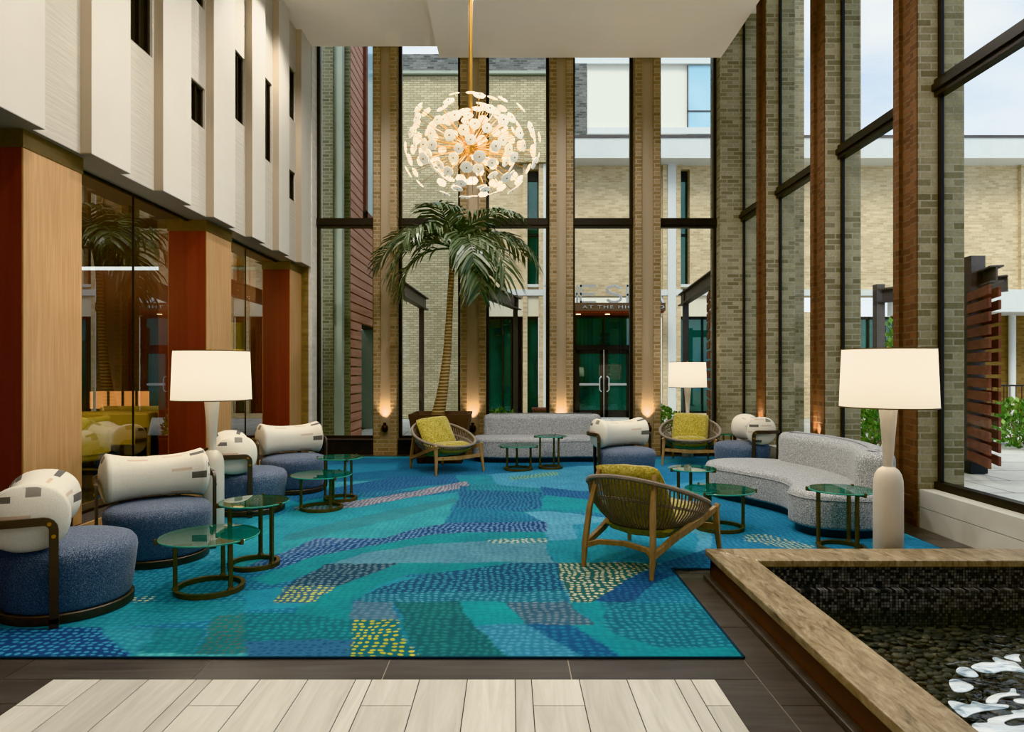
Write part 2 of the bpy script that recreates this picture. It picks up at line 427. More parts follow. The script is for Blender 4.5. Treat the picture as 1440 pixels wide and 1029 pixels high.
    M['lounge_floor'] = P('lounge_carpet', rgb(52,48,46), .8, var=.3, vs=20)
    M['orange_panel'] = woodmat('orange_wood', rgb(74,40,22), rgb(98,54,30), axis=2, scale=20)
    M['soffit'] = P('grey_soffit', rgb(142,138,132), .6, var=.05)
    t = NT('ribbed_plaster'); v, pos = wallvec(t)
    n = t.noise(t.mapping(v, (2.5, 38, 1)), 1.0, 4, .6)
    c = t.mix(n, rgb(172,164,149), rgb(198,190,176))
    M['ribbed'] = t.done(t.bsdf(c, .85, 0, t.bump(n, .5, .012), .3))
    M['amber'] = P('amber_glow', rgb(220,150,90), .4, emit=(1,.42,.16,1), estr=.6)
    M['lit_warm'] = P('warm_diffuser', rgb(255,220,170), .4, emit=(1,.75,.45,1), estr=4)
    M['canopy_wood'] = P('canopy_wood', rgb(88,68,50), .6, var=.2)
    M['sign_metal'] = P('sign_steel', rgb(208,212,212), .3, .6)
    M['binding'] = P('rug_binding', rgb(8,40,56), .9)
    M['offwhite'] = P('pale_building', rgb(232,228,214), .8, var=.03)
mk()
# ================================================================== SETTING
ZF = 0.012       # top of the rug
# ---- floor
def build_floor():
    m = MB()
    for a in ((-3.5,-1,1.40,4.75), (-3.5,4.75,4.3,12.3), (3.74,-1,4.3,4.75), (1.4,-1,3.74,.95)):
        m.box(a[0],a[1],-.30,a[2],a[3],-.004, 0)
    m.box(-2.14,-.9,-.0045,.96,3.2,-.0035, 3)
    xs = -2.14; k = 0
    # white planks: three wide boards, then one narrow strip
    pat = [.2235,.2235,.2235,.0765]
    while xs < .955:
        w = min(pat[k % 4], .96-xs); y = 3.2; g = .0022
        first = (k % 4 == 0)
        cuts = [3.2, 2.95, 1.75, .55, -.65] if first else ([3.2, 2.05, .85, -.35, -.9] if k % 4 == 1 else ([3.2, 2.45, 1.25, .05] if k % 4 == 2 else [3.2, 2.2, 1.0, -.2]))
        if not first: cuts = [3.2] + [c-.7 for c in cuts[1:]]
        for a, b in zip(cuts, cuts[1:]): m.box(xs+g, b+g, -.004, xs+w-g, a-g, 0, 1)
        xs += w; k += 1
    def tiles(x0,y0,x1,y1,lx,ly,ox,st=.0):
        g = .0026; y = y1; r = 0
        while y > y0+.01:
            yb = max(y0, y-ly); x = x0; first = ((ox - x0 + st*r) % lx) or lx
            while x < x1-.005:
                xe = min(x1, x + (first if x == x0 else lx))
                m.box(x+g, yb+g, -.004, xe-g, y-g, 0, 2); x = xe
            y = yb; r += 1
    tiles(-3.5,3.2,1.17,3.44,.89,.24,-1.49)
    tiles(-3.5,-.9,-2.14,3.2,.89,.235,-2.6,.3)
    tiles(.96,-.9,1.17,3.2,.21,.9,.96); tiles(1.17,-.9,1.42,4.75,.25,.9,1.17)
    tiles(-3.5,3.44,1.17,4.75,.89,.24,-1.49,.3); tiles(-3.5,4.75,4.3,12.3,.89,.24,-1.49,.3); tiles(3.74,-.9,4.3,4.75,.56,.9,3.74)
    struct(m.build('floor', [M['grout'], M['white_plank'], M['dark_tile'], M['dark_grout']], smooth=0))
build_floor()

# ---- rug: curved fields of blues, laid out on the floor plan
RUGX0, RUGX1, RUGY0, RUGY1 = -3.35, 3.48, 3.43, 11.35
def build_rug():
    st = .0165
    nx = int((RUGX1-RUGX0)/st)+1; ny = int((RUGY1-RUGY0)/st)+1
    xs = np.linspace(RUGX0, RUGX1, nx); ys = np.linspace(RUGY0, RUGY1, ny)
    X, Y = np.meshgrid(xs, ys)
    # slight hand-drawn wobble of every outline
    Xw = X + .010*np.sin(9*Y+3*np.sin(5*X)) + .004*np.sin(31*Y+17*X); Yw = Y + .010*np.sin(8*X+2*np.sin(6*Y)) + .004*np.sin(29*X-13*Y)
    base = np.zeros((ny, nx, 3)); dash = np.zeros((ny, nx, 4))
    def lin(c): return np.array(rgb(*c)[:3])
    # ground: long arcs of teal and blue
    r = np.hypot((Xw-2.2)*.55, Yw-1.0)
    pal = [(14,128,150),(16,112,150),(34,150,170),(10,98,138),(22,138,158),(60,160,184),(14,120,146),(12,104,146)]
    dl = [(40,160,172),(70,165,190),(30,120,150),(80,160,190),(60,170,180),(120,190,205),(40,150,170),(70,150,190)]
    idx = (np.floor(r/.37).astype(int)) % len(pal)
    for k in range(len(pal)):
        s = idx == k; base[s] = lin(pal[k]); dash[s] = list(lin(dl[k]))+[.6 if k % 2 else .4]
    def inside(poly):
        c = np.zeros(X.shape, bool); n = len(poly)
        for i in range(n):
            x0, y0 = poly[i]; x1, y1 = poly[(i+1) % n]
            if y0 == y1: continue
            k = ((y0 > Yw) != (y1 > Yw)) & (Xw < (x1-x0)*(Yw-y0)/(y1-y0)+x0)
            c ^= k
        return c
    def reg(px, col, dcol=None, amt=.0):
        s = inside([gnd(x, y, ZF) for x, y in px])
        base[s] = lin(col); dash[s] = list(lin(dcol or col))+[amt]
    # --- far half
    reg([(440,643),(840,648),(840,660),(640,667),(440,678)], (10,98,142), (20,140,165), .3)
    reg([(400,655),(560,650),(560,660),(400,672)], (22,128,165))
    reg([(681,668),(815,655),(1000,650),(1000,690),(770,690),(690,680)], (66,156,190), (120,185,205), .3)
    reg([(840,655),(1000,648),(1010,670),(900,690),(840,685)], (24,130,178), (70,160,200), .4)
    reg([(716,671),(780,663),(790,667),(720,675)], (60,150,160), (176,200,110), .9)
    reg([(553,671),(656,667),(662,677),(579,685),(553,690),(496,693),(420,706),(400,700),(480,684)], (14,84,136), (62,140,178), .6)
    reg([(640,668),(690,668),(700,682),(650,684)], (26,140,160))
    reg([(413,718),(528,710),(604,697),(655,690),(655,705),(560,729),(480,748),(400,764),(330,790),(300,770),(360,735)], (36,150,166), (80,176,184), .3)
    reg([(400,752),(480,732),(560,715),(640,700),(646,706),(560,729),(480,746),(400,768)], (52,140,150))
    reg([(411,713),(505,703),(579,691),(656,676),(663,683),(604,695),(528,708),(505,713),(413,718)], (112,120,146), (206,190,178), .95)
    reg([(646,683),(761,686),(767,700),(761,714),(735,720),(636,714),(646,700)], (14,84,134), (64,156,178), .7)
    reg([(660,679),(761,686),(764,692),(655,688)], (22,128,150), (72,166,182), .6)
    reg([(764,697),(818,699),(850,702),(850,722),(818,718),(761,714)], (12,146,158), (30,166,172), .3)
    reg([(761,684),(815,691),(850,697),(850,704),(764,696)], (16,86,142), (66,140,184), .6)
    reg([(740,720),(770,718),(850,727),(1000,735),(1000,800),(880,798),(815,792),(771,766),(767,738),(761,733)], (82,160,188), (118,184,204), .35)
    reg([(806,738),(850,733),(980,750),(980,790),(900,792),(820,786),(812,762)], (30,140,170), (76,172,192), .4)
    reg([(767,760),(822,758),(880,775),(860,792),(783,792),(777,786)], (26,140,158), (60,160,176), .3)
    reg([(628,726),(636,713),(687,715),(732,723),(764,735),(764,740),(630,742)], (10,106,144), (52,150,174), .6)
    reg([(560,729),(640,706),(634,716),(626,738),(579,746),(540,757),(441,760),(400,782),(330,800),(320,792),(400,762),(480,748)], (48,158,168), (86,180,186), .3)
    reg([(330,802),(400,779),(441,758),(540,756),(579,745),(630,735),(766,733),(771,741),(768,749),(655,749),(604,753),(537,766),(441,783),(390,800),(320,808),(265,815),(262,806)], (14,70,126), (124,170,200), .8)
    reg([(350,795),(400,776),(441,757),(500,756),(460,766),(400,783),(330,803)], (50,96,146), (150,178,204), .7)
    reg([(352,814),(390,800),(441,782),(537,765),(604,752),(655,748),(768,748),(768,758),(681,761),(592,766),(511,778),(460,792),(416,814),(384,822)], (12,138,146), (28,158,162), .4)
    reg([(467,792),(511,778),(592,765),(687,761),(767,761),(774,786),(783,793)], (84,146,164), (116,168,182), .35)
    reg([(681,759),(768,756),(769,762),(687,764)], (70,140,150), (214,210,180), .95)
    reg([(406,822),(460,792),(559,792),(521,808),(471,826),(403,826)], (18,66,92), (112,142,152), .8)
    reg([(559,792),(730,790),(660,800),(575,808),(527,824),(495,846),(495,873),(406,873),(416,853),(443,846),(471,825),(521,808)], (4,136,142), (26,152,156), .3)
    reg([(382,847),(403,824),(472,824),(443,847)], (62,108,132), (206,210,80), 1.0)
    reg([(495,845),(528,827),(601,806),(730,791),(783,791),(799,847)], (10,76,114), (64,152,174), .85)
    reg([(515,834),(795,830),(799,847),(495,847)], (16,108,132), (92,166,186), .7)
    reg([(497,846),(553,846),(557,873),(494,873)], (76,122,142), (116,144,164), .6)
    reg([(556,846),(645,846),(669,878),(716,927),(587,928),(565,873)], (6,96,102), (44,132,132), .6)
    reg([(494,872),(557,872),(586,928),(494,928)], (0,108,114), (204,196,60), 1.0)
    reg([(645,846),(708,846),(738,879),(669,879)], (2,146,152), (14,160,164), .3)
    reg([(708,846),(798,846),(838,878),(738,878)], (58,102,124), (118,138,150), .8)
    reg([(669,879),(738,878),(828,928),(716,928)], (54,138,166), (92,168,192), .5)
    reg([(738,878),(802,878),(885,928),(828,928)], (10,84,132), (34,126,158), .6)
    reg([(798,846),(846,846),(851,860),(845,877),(867,893),(923,909),(1040,911),(1060,928),(884,928),(802,878),(838,878)], (8,138,150), (24,156,164), .3)
    reg([(850,846),(975,846),(1040,911),(923,909),(867,893),(844,877),(850,860)], (8,104,126), (56,152,168), .7)
    reg([(887,846),(907,828),(947,803),(1000,798),(1000,848)], (14,110,142), (66,156,180), .65)
    reg([(838,846),(875,816),(923,796),(960,790),(947,806),(907,829),(886,847)], (10,68,120), (44,118,156), .5)
    reg([(900,800),(923,794),(1000,770),(1010,800),(947,808)], (10,88,132), (50,134,166), .7)
    reg([(782,791),(928,791),(882,815),(836,847),(802,847)], (30,98,94), (220,210,170), 1.0)
    # --- near left
    reg([(150,800),(330,790),(345,850),(150,855)], (18,112,144), (70,168,188), .7)
    reg([(0,850),(344,845),(344,870),(0,890)], (24,132,148), (64,170,180), .4)
    reg([(181,838),(216,837),(216,846),(181,846)], (18,112,144), (232,228,180), 1.0)
    reg([(-250,884),(135,882),(190,928),(-250,928)], (4,62,120), (66,156,190), .85)
    reg([(135,882),(222,881),(210,905),(187,922)], (40,142,160), (80,170,184), .4)
    reg([(222,881),(287,884),(271,920),(192,920),(210,905)], (8,116,128), (38,142,152), .5)
    reg([(302,867),(345,863),(345,920),(272,920)], (16,122,122), (98,110,106), .7)
    reg([(344,863),(406,860),(494,872),(494,902),(344,902)], (0,108,120), (30,146,150), .7)
    reg([(344,900),(494,900),(494,928),(344,928)], (54,114,152), (18,82,118), .7)
    reg([(190,917),(344,919),(344,928),(190,928)], (62,166,172), (110,196,190), .5)
    # --- near the right sofa
    reg([(1000,700),(1300,760),(1340,775),(1000,775)], (22,116,156), (70,152,184), .5)
    reg([(1047,751),(1078,751),(1146,768),(1130,774),(1047,761)], (30,120,150), (208,206,160), .95)
    keep_v = ~((X > 1.175) & (Y < 4.955))
    vid = -np.ones(X.shape, int); vid[keep_v] = np.arange(keep_v.sum())
    co = np.stack([X[keep_v], Y[keep_v], np.full(keep_v.sum(), ZF)], 1)
    q = np.stack([vid[:-1,:-1], vid[:-1,1:], vid[1:,1:], vid[1:,:-1]], -1).reshape(-1, 4)
    q = q[(q >= 0).all(1)]
    me = bpy.data.meshes.new('rug')
    me.vertices.add(len(co)); me.vertices.foreach_set('co', co.ravel().astype(np.float32))
    me.loops.add(q.size); me.loops.foreach_set('vertex_index', q.ravel().astype(np.int32))
    me.polygons.add(len(q)); me.polygons.foreach_set('loop_start', np.arange(0, q.size, 4, dtype=np.int32))
    me.update(calc_edges=True)
    for nm, arr in (('ground', np.concatenate([base, np.ones((ny,nx,1))], 2)), ('dashes', dash)):
        a = me.attributes.new(nm, 'FLOAT_COLOR', 'POINT'); a.data.foreach_set('color', arr[keep_v].ravel().astype(np.float32))
    t = NT('rug_wool'); o = t.obj()
    A = t.n('ShaderNodeAttribute'); A.attribute_name = 'ground'; B = t.n('ShaderNodeAttribute'); B.attribute_name = 'dashes'
    wob = t.noise(o, 2.2, 2, out=1)
    vm = t.n('ShaderNodeVectorMath', operation='MULTIPLY_ADD'); t.l(wob, vm.inputs[0]); vm.inputs[1].default_value = (.16,.16,0); t.l(o, vm.inputs[2])
    vo = t.n('ShaderNodeTexVoronoi', voronoi_dimensions='2D'); vo.inputs['Randomness'].default_value = .36; vo.inputs['Scale'].default_value = 1
    t.l(t.mapping(vm.outputs[0], (21, 24, 1)), vo.inputs['Vector'])
    msk = t.math('SUBTRACT', 1.0, t.math('MULTIPLY', t.math('SUBTRACT', vo.outputs['Distance'], .22), 7.0, clamp=True), clamp=True)
    msk = t.math('MULTIPLY', msk, t.math('MULTIPLY', B.outputs['Alpha'], 1.15, clamp=True))
    gro = t.math('MULTIPLY', t.math('SUBTRACT', vo.outputs['Distance'], .38), 3.0, clamp=True)
    c = t.mix(msk, t.mix(t.math('MULTIPLY', gro, .45), A.outputs['Color'], (.55,.6,.68,1), 'MULTIPLY'), B.outputs['Color'])
    fib = t.noise(o, 260, 2, .6); wash = t.noise(o, 3.0, 4, .6); mid = t.noise(o, 28, 3, .6)
    c = t.mix(.7, c, t.ramp(fib, [(.3,(.42,.47,.5,1)),(.7,(1.1,1.1,1.1,1))]), 'MULTIPLY')
    c = t.mix(.8, c, t.ramp(wash, [(.3,(.58,.68,.76,1)),(.68,(1.05,1.03,1.0,1))]), 'MULTIPLY')
    c = t.mix(.5, c, t.ramp(mid, [(.35,(.75,.8,.82,1)),(.65,(1.2,1.15,1.12,1))]), 'MULTIPLY')
    h = t.math('ADD', fib, t.math('MULTIPLY', msk, .8))
    me.materials.append(t.done(t.bsdf(c, .95, 0, t.bump(h, .35, .004), .15, sheen=.15)))
    rug = bpy.data.objects.new('rug', me); COL.objects.link(rug)
    tag(rug, 'large blue and teal patchwork rug of curving dashed bands on the dark tile floor', 'rug')
    e = MB(); z = ZF
    pts = [(RUGX0,RUGY0),(1.175,RUGY0),(1.175,4.955),(RUGX1,4.955),(RUGX1,RUGY1),(RUGX0,RUGY1)]
    for a, b in zip(pts, pts[1:]+pts[:1]): e.bar((a[0],a[1],.0055), (b[0],b[1],.0055), .014, .011)
    e.build('binding', M['binding'], rug, smooth=0)
build_rug()

# ---- left upper wall: flat and ribbed strips stepping back and forth, with slot windows
XL = -3.35
def build_left():
    m = MB(); dr = .09; z0, z1 = 3.185, 7.3
    flats = [(-1,3.2),(3.78,4.3),(4.92-.0,4.92)]
    sm = [(-1,3.2),(3.72,4.3),(4.92-.62+.0,4.92)]
    sm = [(-1.0,3.2),(4.3,4.92),(5.47,6.03),(6.6,7.18),(7.73,8.33),(8.88,9.35),(9.9,10.37),(10.97,11.49)]
    tx = [(3.2,4.3),(4.92,5.47),(6.03,6.6),(7.18,7.73),(8.33,8.88),(9.35,9.9),(10.37,10.97)]
    wins = {6.03:[(4.45,6.1)], 7.18:[(4.16,4.61),(5.5,6.75)], 8.33:[(4.6,5.47)], 9.35:[(4.42,5.57)], 10.37:[(4.13,4.59),(5.41,6.2)], 4.92:[(5.2,6.3)]}
    for a, b in sm: m.box(XL-.3, a, z0, XL, b, z1, 0).box(XL-.3,a,z0-.006,XL,b,z0,2).box(XL-dr-.0,a-.004,z0,XL-.0005,a,z1,3)  # last thin slab paints the shade on each return
    for a, b in tx: m.box(XL-.3,a,z0-.006,XL-dr,b,z0,2)
    k = 1
    for a, b in tx:
        w = wins.get(a, []); z = z0
        for lo, hi in sorted(w):
            m.box(XL-.3, a, z, XL-dr, b, lo, 1); m.box(XL-.3, b-.03, lo, XL-dr, b, hi, 1); z = hi
        m.box(XL-.3, a, z, XL-dr, b, z1, 1)
        for lo, hi in w:
            g = MB().box(XL-.16, a+.01, lo+.02, XL-.15, b-.03, hi-.02)
            e = empty_struct('window_%d' % k, (XL-.2, (a+b)/2, lo)); k += 1; off = tuple(e.location)
            g.build('pane', M['green_dark'], e, off=off, smooth=0)
            f = MB()
            for y0, y1, za, zb in ((a,a+.03,lo,hi),(b-.07,b-.03,lo,hi),(a,b-.03,lo,lo+.03),(a,b-.03,hi-.03,hi),((a+b)/2+.06,(a+b)/2+.09,lo,hi)):
                f.box(XL-.17, y0, za, XL-.115, y1, zb)
            f.build('frame', M['bronze_frame'], e, off=off, smooth=0)
    struct(m.build('wall_left', [M['white'], M['ribbed'], M['soffit'], M['return_shade']], smooth=0))
    return k
M['green_dark'] = P('slot_window_glass', rgb(34,32,26), .08, spec=.6)
WN = build_left()
# soffit of the lounge under the upper wall
struct(MB().box(-8.2,-1,3.185,-3.74,11.47,3.25).build('ceiling_lounge', M['lounge_dark'], smooth=0))
struct(MB().box(-3.74,-1,3.186,XL-.3,11.47,3.25).build('trim_2', M['soffit'], smooth=0))
# timber clad columns of the lounge front
for y0, y1 in ((1.9,2.58),(4.9,5.58),(7.87,8.57),(10.87,11.45)):
    e = empty_struct('timber_column', (-3.78,(y0+y1)/2,.2)); off = tuple(e.location)
    MB().box(-4.05,y0,.2,-3.508,y1,3.05).build('column_core', M['mahogany'], e, off=off, smooth=0)
    MB().box(-3.508,y0+.006,.2,-3.496,y1-.006,3.05).build('oak_panel', M['oak'], e, off=off, smooth=0)
    MB().box(-4.06,y0-.006,3.05,-3.49,y1+.006,3.185).build('metal_cap', M['bronze'], e, off=off, smooth=0)
# lounge shell
struct(MB().box(-8.2,-1,-.1,-3.47,12.2,.2).build('floor_lounge', M['lounge_floor'], smooth=0))
struct(MB().box(-3.47,-1,0,-3.45,11.47,.2).build('baseboard_lounge', M['oak'], smooth=0))
struct(MB().box(-8.3,-1,.2,-8.2,12.2,3.2).build('wall_lounge_side', M['lounge_dark'], smooth=0))
struct(MB().box(-8.2,12.0,.2,-3.62,12.2,3.2).build('wall_lounge_end', M['orange_panel'], smooth=0))
for a, b, j in ((2.58,4.9,3.7),(5.58,7.87,6.74),(8.57,10.87,9.6)):
    e = empty_struct('window_%d' % WN, (-3.72,(a+b)/2,.2)); WN += 1; off = tuple(e.location)
    for y0, y1 in ((a,j-.004),(j+.004,b)):
        MB().add([(-3.72,y0,.22),(-3.72,y1,.22),(-3.72,y1,3.18),(-3.72,y0,3.18)], [(0,1,2,3)]).build('pane', M['lounge_glass'], e, off=off, smooth=0)
    MB().box(-3.735,a,.2,-3.705,b,.225).box(-3.735,a,3.16,-3.705,b,3.185).box(-3.728,j-.006,.2,-3.712,j+.006,3.18).build('frame', M['bronze_frame'], e, off=off, smooth=0)

# ---- ceiling: two levels
struct(MB().box(-3.65,-6,6.92,-1.19,11.55,7.2).box(-1.19,-6,6.73,3.57,11.55,7.2).build('ceiling', M['ceil'], smooth=0))
struct(MB().box(-3.65,11.55,7.5,4.3,12.2,7.6).box(3.57,-1,7.5,4.3,11.55,7.6).box(3.5,-1,7.2,3.57,11.55,7.5).box(-3.65,11.5,7.2,3.57,11.55,7.5).build('trim_1', M['ceil'], smooth=0))

struct(MB().box(-3.65,-6.2,0,4.3,-6,7.2).build('wall_front', M['white'], smooth=0))
struct(MB().box(3.97,-6,0,4.2,-1,7.5).build('wall_right', M['white'], smooth=0))
struct(MB().box(-3.65,-6,0,XL,-1,7.2).build('wall_left_hall', M['white'], smooth=0))
struct(MB().box(-3.5,-6,-.1,4.2,-.95,-.003).build('floor_hall', M['white_plank'], smooth=0))
# ---- masonry piers with a recessed channel
ZP = 7.5
def pier_end(x0, x1):
    m = MB(); d = .045; w = .115
    m.box(x0,11.6+d,0,x1,12.15,ZP,0)
    m.box(x0,11.6,0,x0+w,11.6+d,ZP,0); m.box(x1-w,11.6,0,x1,11.6+d,ZP,0)
    m.box(x0+w,11.6,0,x1-w,11.6+d,.27,0)
    m.box(x0+w,11.6+d-.006,.27,x1-w,11.6+d,ZP,1)
    struct(m.build('brick_pier', [M['brown_brick_mix'], M['channel']], smooth=0))
def pier_right(y0, y1):
    m = MB(); d = .045; w = .10; X0 = 3.76
    m.box(X0+d,y0,0,4.2,y1,ZP,0)
    m.box(X0,y0+.002,0,X0+d,y0+w,ZP,2); m.box(X0,y1-w,0,X0+d,y1,ZP,2)
    m.box(X0,y0+w,0,X0+d,y1-w,.27,2)
    m.box(X0+.012,y0,0,X0+d,y0+.002,ZP,0)
    m.box(X0+d-.006,y0+w,.27,X0+d,y1-w,ZP,1)
    struct(m.build('brick_pier', [M['pier_brick'], M['red_brick'], M['red_brick']], smooth=0))
M['brown_brick_mix'] = brick('inner_pier_brick', rgb(162,138,104), rgb(126,104,74), rgb(166,152,126), bump=.7)
ENDP = [(-2.32,-1.92),(-.846,-.41),(.677,1.075),(2.127,2.56)]
for p in ENDP: pier_end(*p)
RP = [(10.05,10.42),(8.17,8.55),(6.31,6.70),(4.43,4.81),(2.55,2.93),(.67,1.05)]
for p in RP: pier_right(*p)
struct(MB().box(3.57,11.6,0,4.2,12.15,ZP).box(4.2,11.6,0,5.0,12.15,12).build('wall_corner', M['pier_brick'], smooth=0))
struct(MB().box(-3.64,11.5,0,-3.40,12.15,ZP,0).box(-3.40,11.52,0,-3.335,12.15,ZP,1).build('wall_back', [M['brown_brick'], M['pale_brick']], smooth=0))

def window_end(x0, x1, n):
    e = empty_struct('window_%d' % n, ((x0+x1)/2, 11.85, 0)); off = tuple(e.location); Y = 11.85; w = .05
    f = MB()
    f.box(x0,Y-.05,.28,x0+w,Y+.05,ZP).box(x1-w,Y-.05,.28,x1,Y+.05,ZP)
    f.box(x0,Y-.05,.25,x1,Y+.05,.31)
    f.build('frame', M['bronze_frame'], e, off=off, smooth=0)
    MB().box(x0,Y-.07,3.91,x1,Y+.05,4.07).box(x0,Y-.09,3.95,x1,Y-.07,4.03).build('mullion', M['bronze_frame'], e, off=off, smooth=0)
    MB().box(x0,11.70,.0,x1,Y+.05,.25).build('apron', M['black'], e, off=off, smooth=0)
    MB().box(x0,11.68,.25,x1,Y-.05,.265).build('ledge', M['steel'], e, off=off, smooth=0)
    for a, b in ((.31,3.91),(4.07,ZP)):
        MB().add([(x0+w,Y,a),(x1-w,Y,a),(x1-w,Y,b),(x0+w,Y,b)], [(0,1,2,3)]).build('pane', M['glass'], e, off=off, smooth=0)
for x0, x1 in ((-3.335,-2.32),(-1.92,-.846),(-.41,.677),(1.075,2.127),(2.56,3.57)):
    window_end(x0, x1, WN); WN += 1
def window_right(y0, y1, n):
    X = 3.97; w = .045
    e = empty_struct('window_%d' % n, (X, (y0+y1)/2, 0)); off = tuple(e.location)
    f = MB()
    f.box(X-.016,y0,.36,X+.016,y0+w,ZP).box(X-.016,y1-w,.36,X+.016,y1,ZP).box(X-.05,y0,.35,X+.04,y1,.42)
    f.build('frame', M['bronze_frame'], e, off=off, smooth=0)
    MB().box(X-.05,y0,3.97,X+.04,y1,4.13).box(X-.075,y0,4.02,X-.05,y1,4.08).build('mullion', M['bronze_frame'], e, off=off, smooth=0)
    MB().box(X-.19,y0+.01,.0,X+.04,y1-.01,.185).box(X-.19,y0+.01,.19,X+.04,y1-.01,.35).build('sill_casing', M['white_metal'], e, off=off, smooth=0)
    for a, b in ((.42,3.97),(4.13,ZP)):
        MB().add([(X,y0+w,a),(X,y1-w,a),(X,y1-w,b),(X,y0+w,b)], [(0,1,2,3)]).build('pane', M['glass'], e, off=off, smooth=0)
ylist = [11.6] + [v for p in RP for v in (p[1], p[0])] + [-1.0]
for i in range(0, len(ylist), 2):
    window_right(ylist[i+1], ylist[i], WN); WN += 1

# ---- uplights
def sconce(loc, d, label, group):
    """d: unit vector out of the wall"""
    e = thing('wall_uplight', label, 'wall light', loc, math.atan2(d[1], d[0])+PI/2, group)
    MB().lathe([(0,-.075),(.03,-.072),(.052,-.05),(.06,-.02),(.055,.02),(.045,.04),(.045,.035),(0,.03)], 0, -.075, 0, 20).build('lamp_body', M['sconce'], e)
    MB().lathe([(.026,.03),(.028,.085),(.024,.085),(.022,.03)], -.0, -.075, 0, 16).build('collar', M['sconce'], e)
    MB().box(-.03,-.03,-.04,.03,.0,.04).build('bracket', M['sconce'], e, smooth=0)
    L = bpy.data.lights.new('uplight_beam', 'SPOT'); L.energy = 46; L.color = (1,.70,.42); L.spot_size = math.radians(75); L.spot_blend = .8; L.shadow_soft_size = .02
    o = bpy.data.objects.new('uplight_beam', L); COL.objects.link(o)
    o.location = (loc[0]+d[0]*.075, loc[1]+d[1]*.075, loc[2]+.1)
    o.rotation_euler = Vector((-d[0]*.10, -d[1]*.10, 1)).to_track_quat('-Z','Y').to_euler()
for (x0,x1), w in zip(ENDP, ('left of the tall palm','between the palm planter and the long sofa','behind the long curved sofa','behind the far yellow lounge chair')):
    sconce(((x0+x1)/2, 11.639, .47), (0,-1), 'small dark uplight low on the pier ' + w, 'uplights at the foot of the piers')
for (y0,y1), w in zip(RP[:2], ('beside the far right armchair','behind the right curved sofa','behind the right floor lamp')):
    sconce((3.799, (y0+y1)/2, .47), (-1,0), 'small dark uplight low on the window-wall pier ' + w, 'uplights at the foot of the piers')
# ================================================================== FURNITURE
# ---- barrel armchairs: blue drum seat, cream bone-shaped bolster, bronze hoops
def bolster_mesh():
    m = MB(); uv = []
    S = []
    n = 26; Lh = .365
    prof = []
    for i in range(n+1):
        s = -1 + 2*i/n
        prof.append((s*Lh, abs(s)))
    # rounded closing at both ends
    ends = [(.0, .0), (.012, .45), (.028, .72), (.045, .9), (.06, .985)]
    rows = []
    seg = 40
    def ring(x, k, u):
        a = .162 + .043*u**3; b = .158 + .034*u**3          # depth and height grow towards the ends
        yo = .175 - .02*u**2; zo = .602 + .010*u**2
        r = []
        for j in range(seg):
            t = 2*PI*j/seg; c, sn = math.cos(t), math.sin(t)
            e = .86
            px = math.copysign(abs(c)**e, c); pz = math.copysign(abs(sn)**e, sn)
            r.append((x, yo + a*k*px, zo + b*k*pz))
        return r
    L = Lh + .03
    seq = []
    for d, k in ends: seq.append((-L + d, k, 1.0))
    for i in range(1, n): s = -1 + 2*i/n; seq.append((s*(L-.06), 1.0, abs(s)))
    for d, k in ends[::-1]: seq.append((L - d, k, 1.0))
    vs = []; fs = []
    for x, k, u in seq[1:-1]: 
        vs += ring(x, k, u); uv += [(x*1.0+.5 + (0 if k == 1 else .2*(1-k)*(1 if x > 0 else -1)), j/seg*.95) for j in range(seg)]
    R = len(seq)-2
    for i in range(R-1):
        for j in range(seg):
            q = (j+1) % seg; fs.append((i*seg+j, (i+1)*seg+j, (i+1)*seg+q, i*seg+q))
    for i, (x, k, u) in ((0, seq[0]), (R-1, seq[-1])):
        c = len(vs); vs.append((x, .145, .612)); uv.append((x+.5, .2))
        for j in range(seg):
            q = (j+1) % seg; fs.append((c, i*seg+j, i*seg+q) if i == 0 else (c, i*seg+q, i*seg+j))
    # planar uv on the flat end caps so the patches show there as well
    for i, v in enumerate(vs):
        if abs(v[0]) > L-.05: uv[i] = (v[1]*1.0 + (.7 if v[0] > 0 else .25), v[2])
    m.add(vs, fs); return m, uv
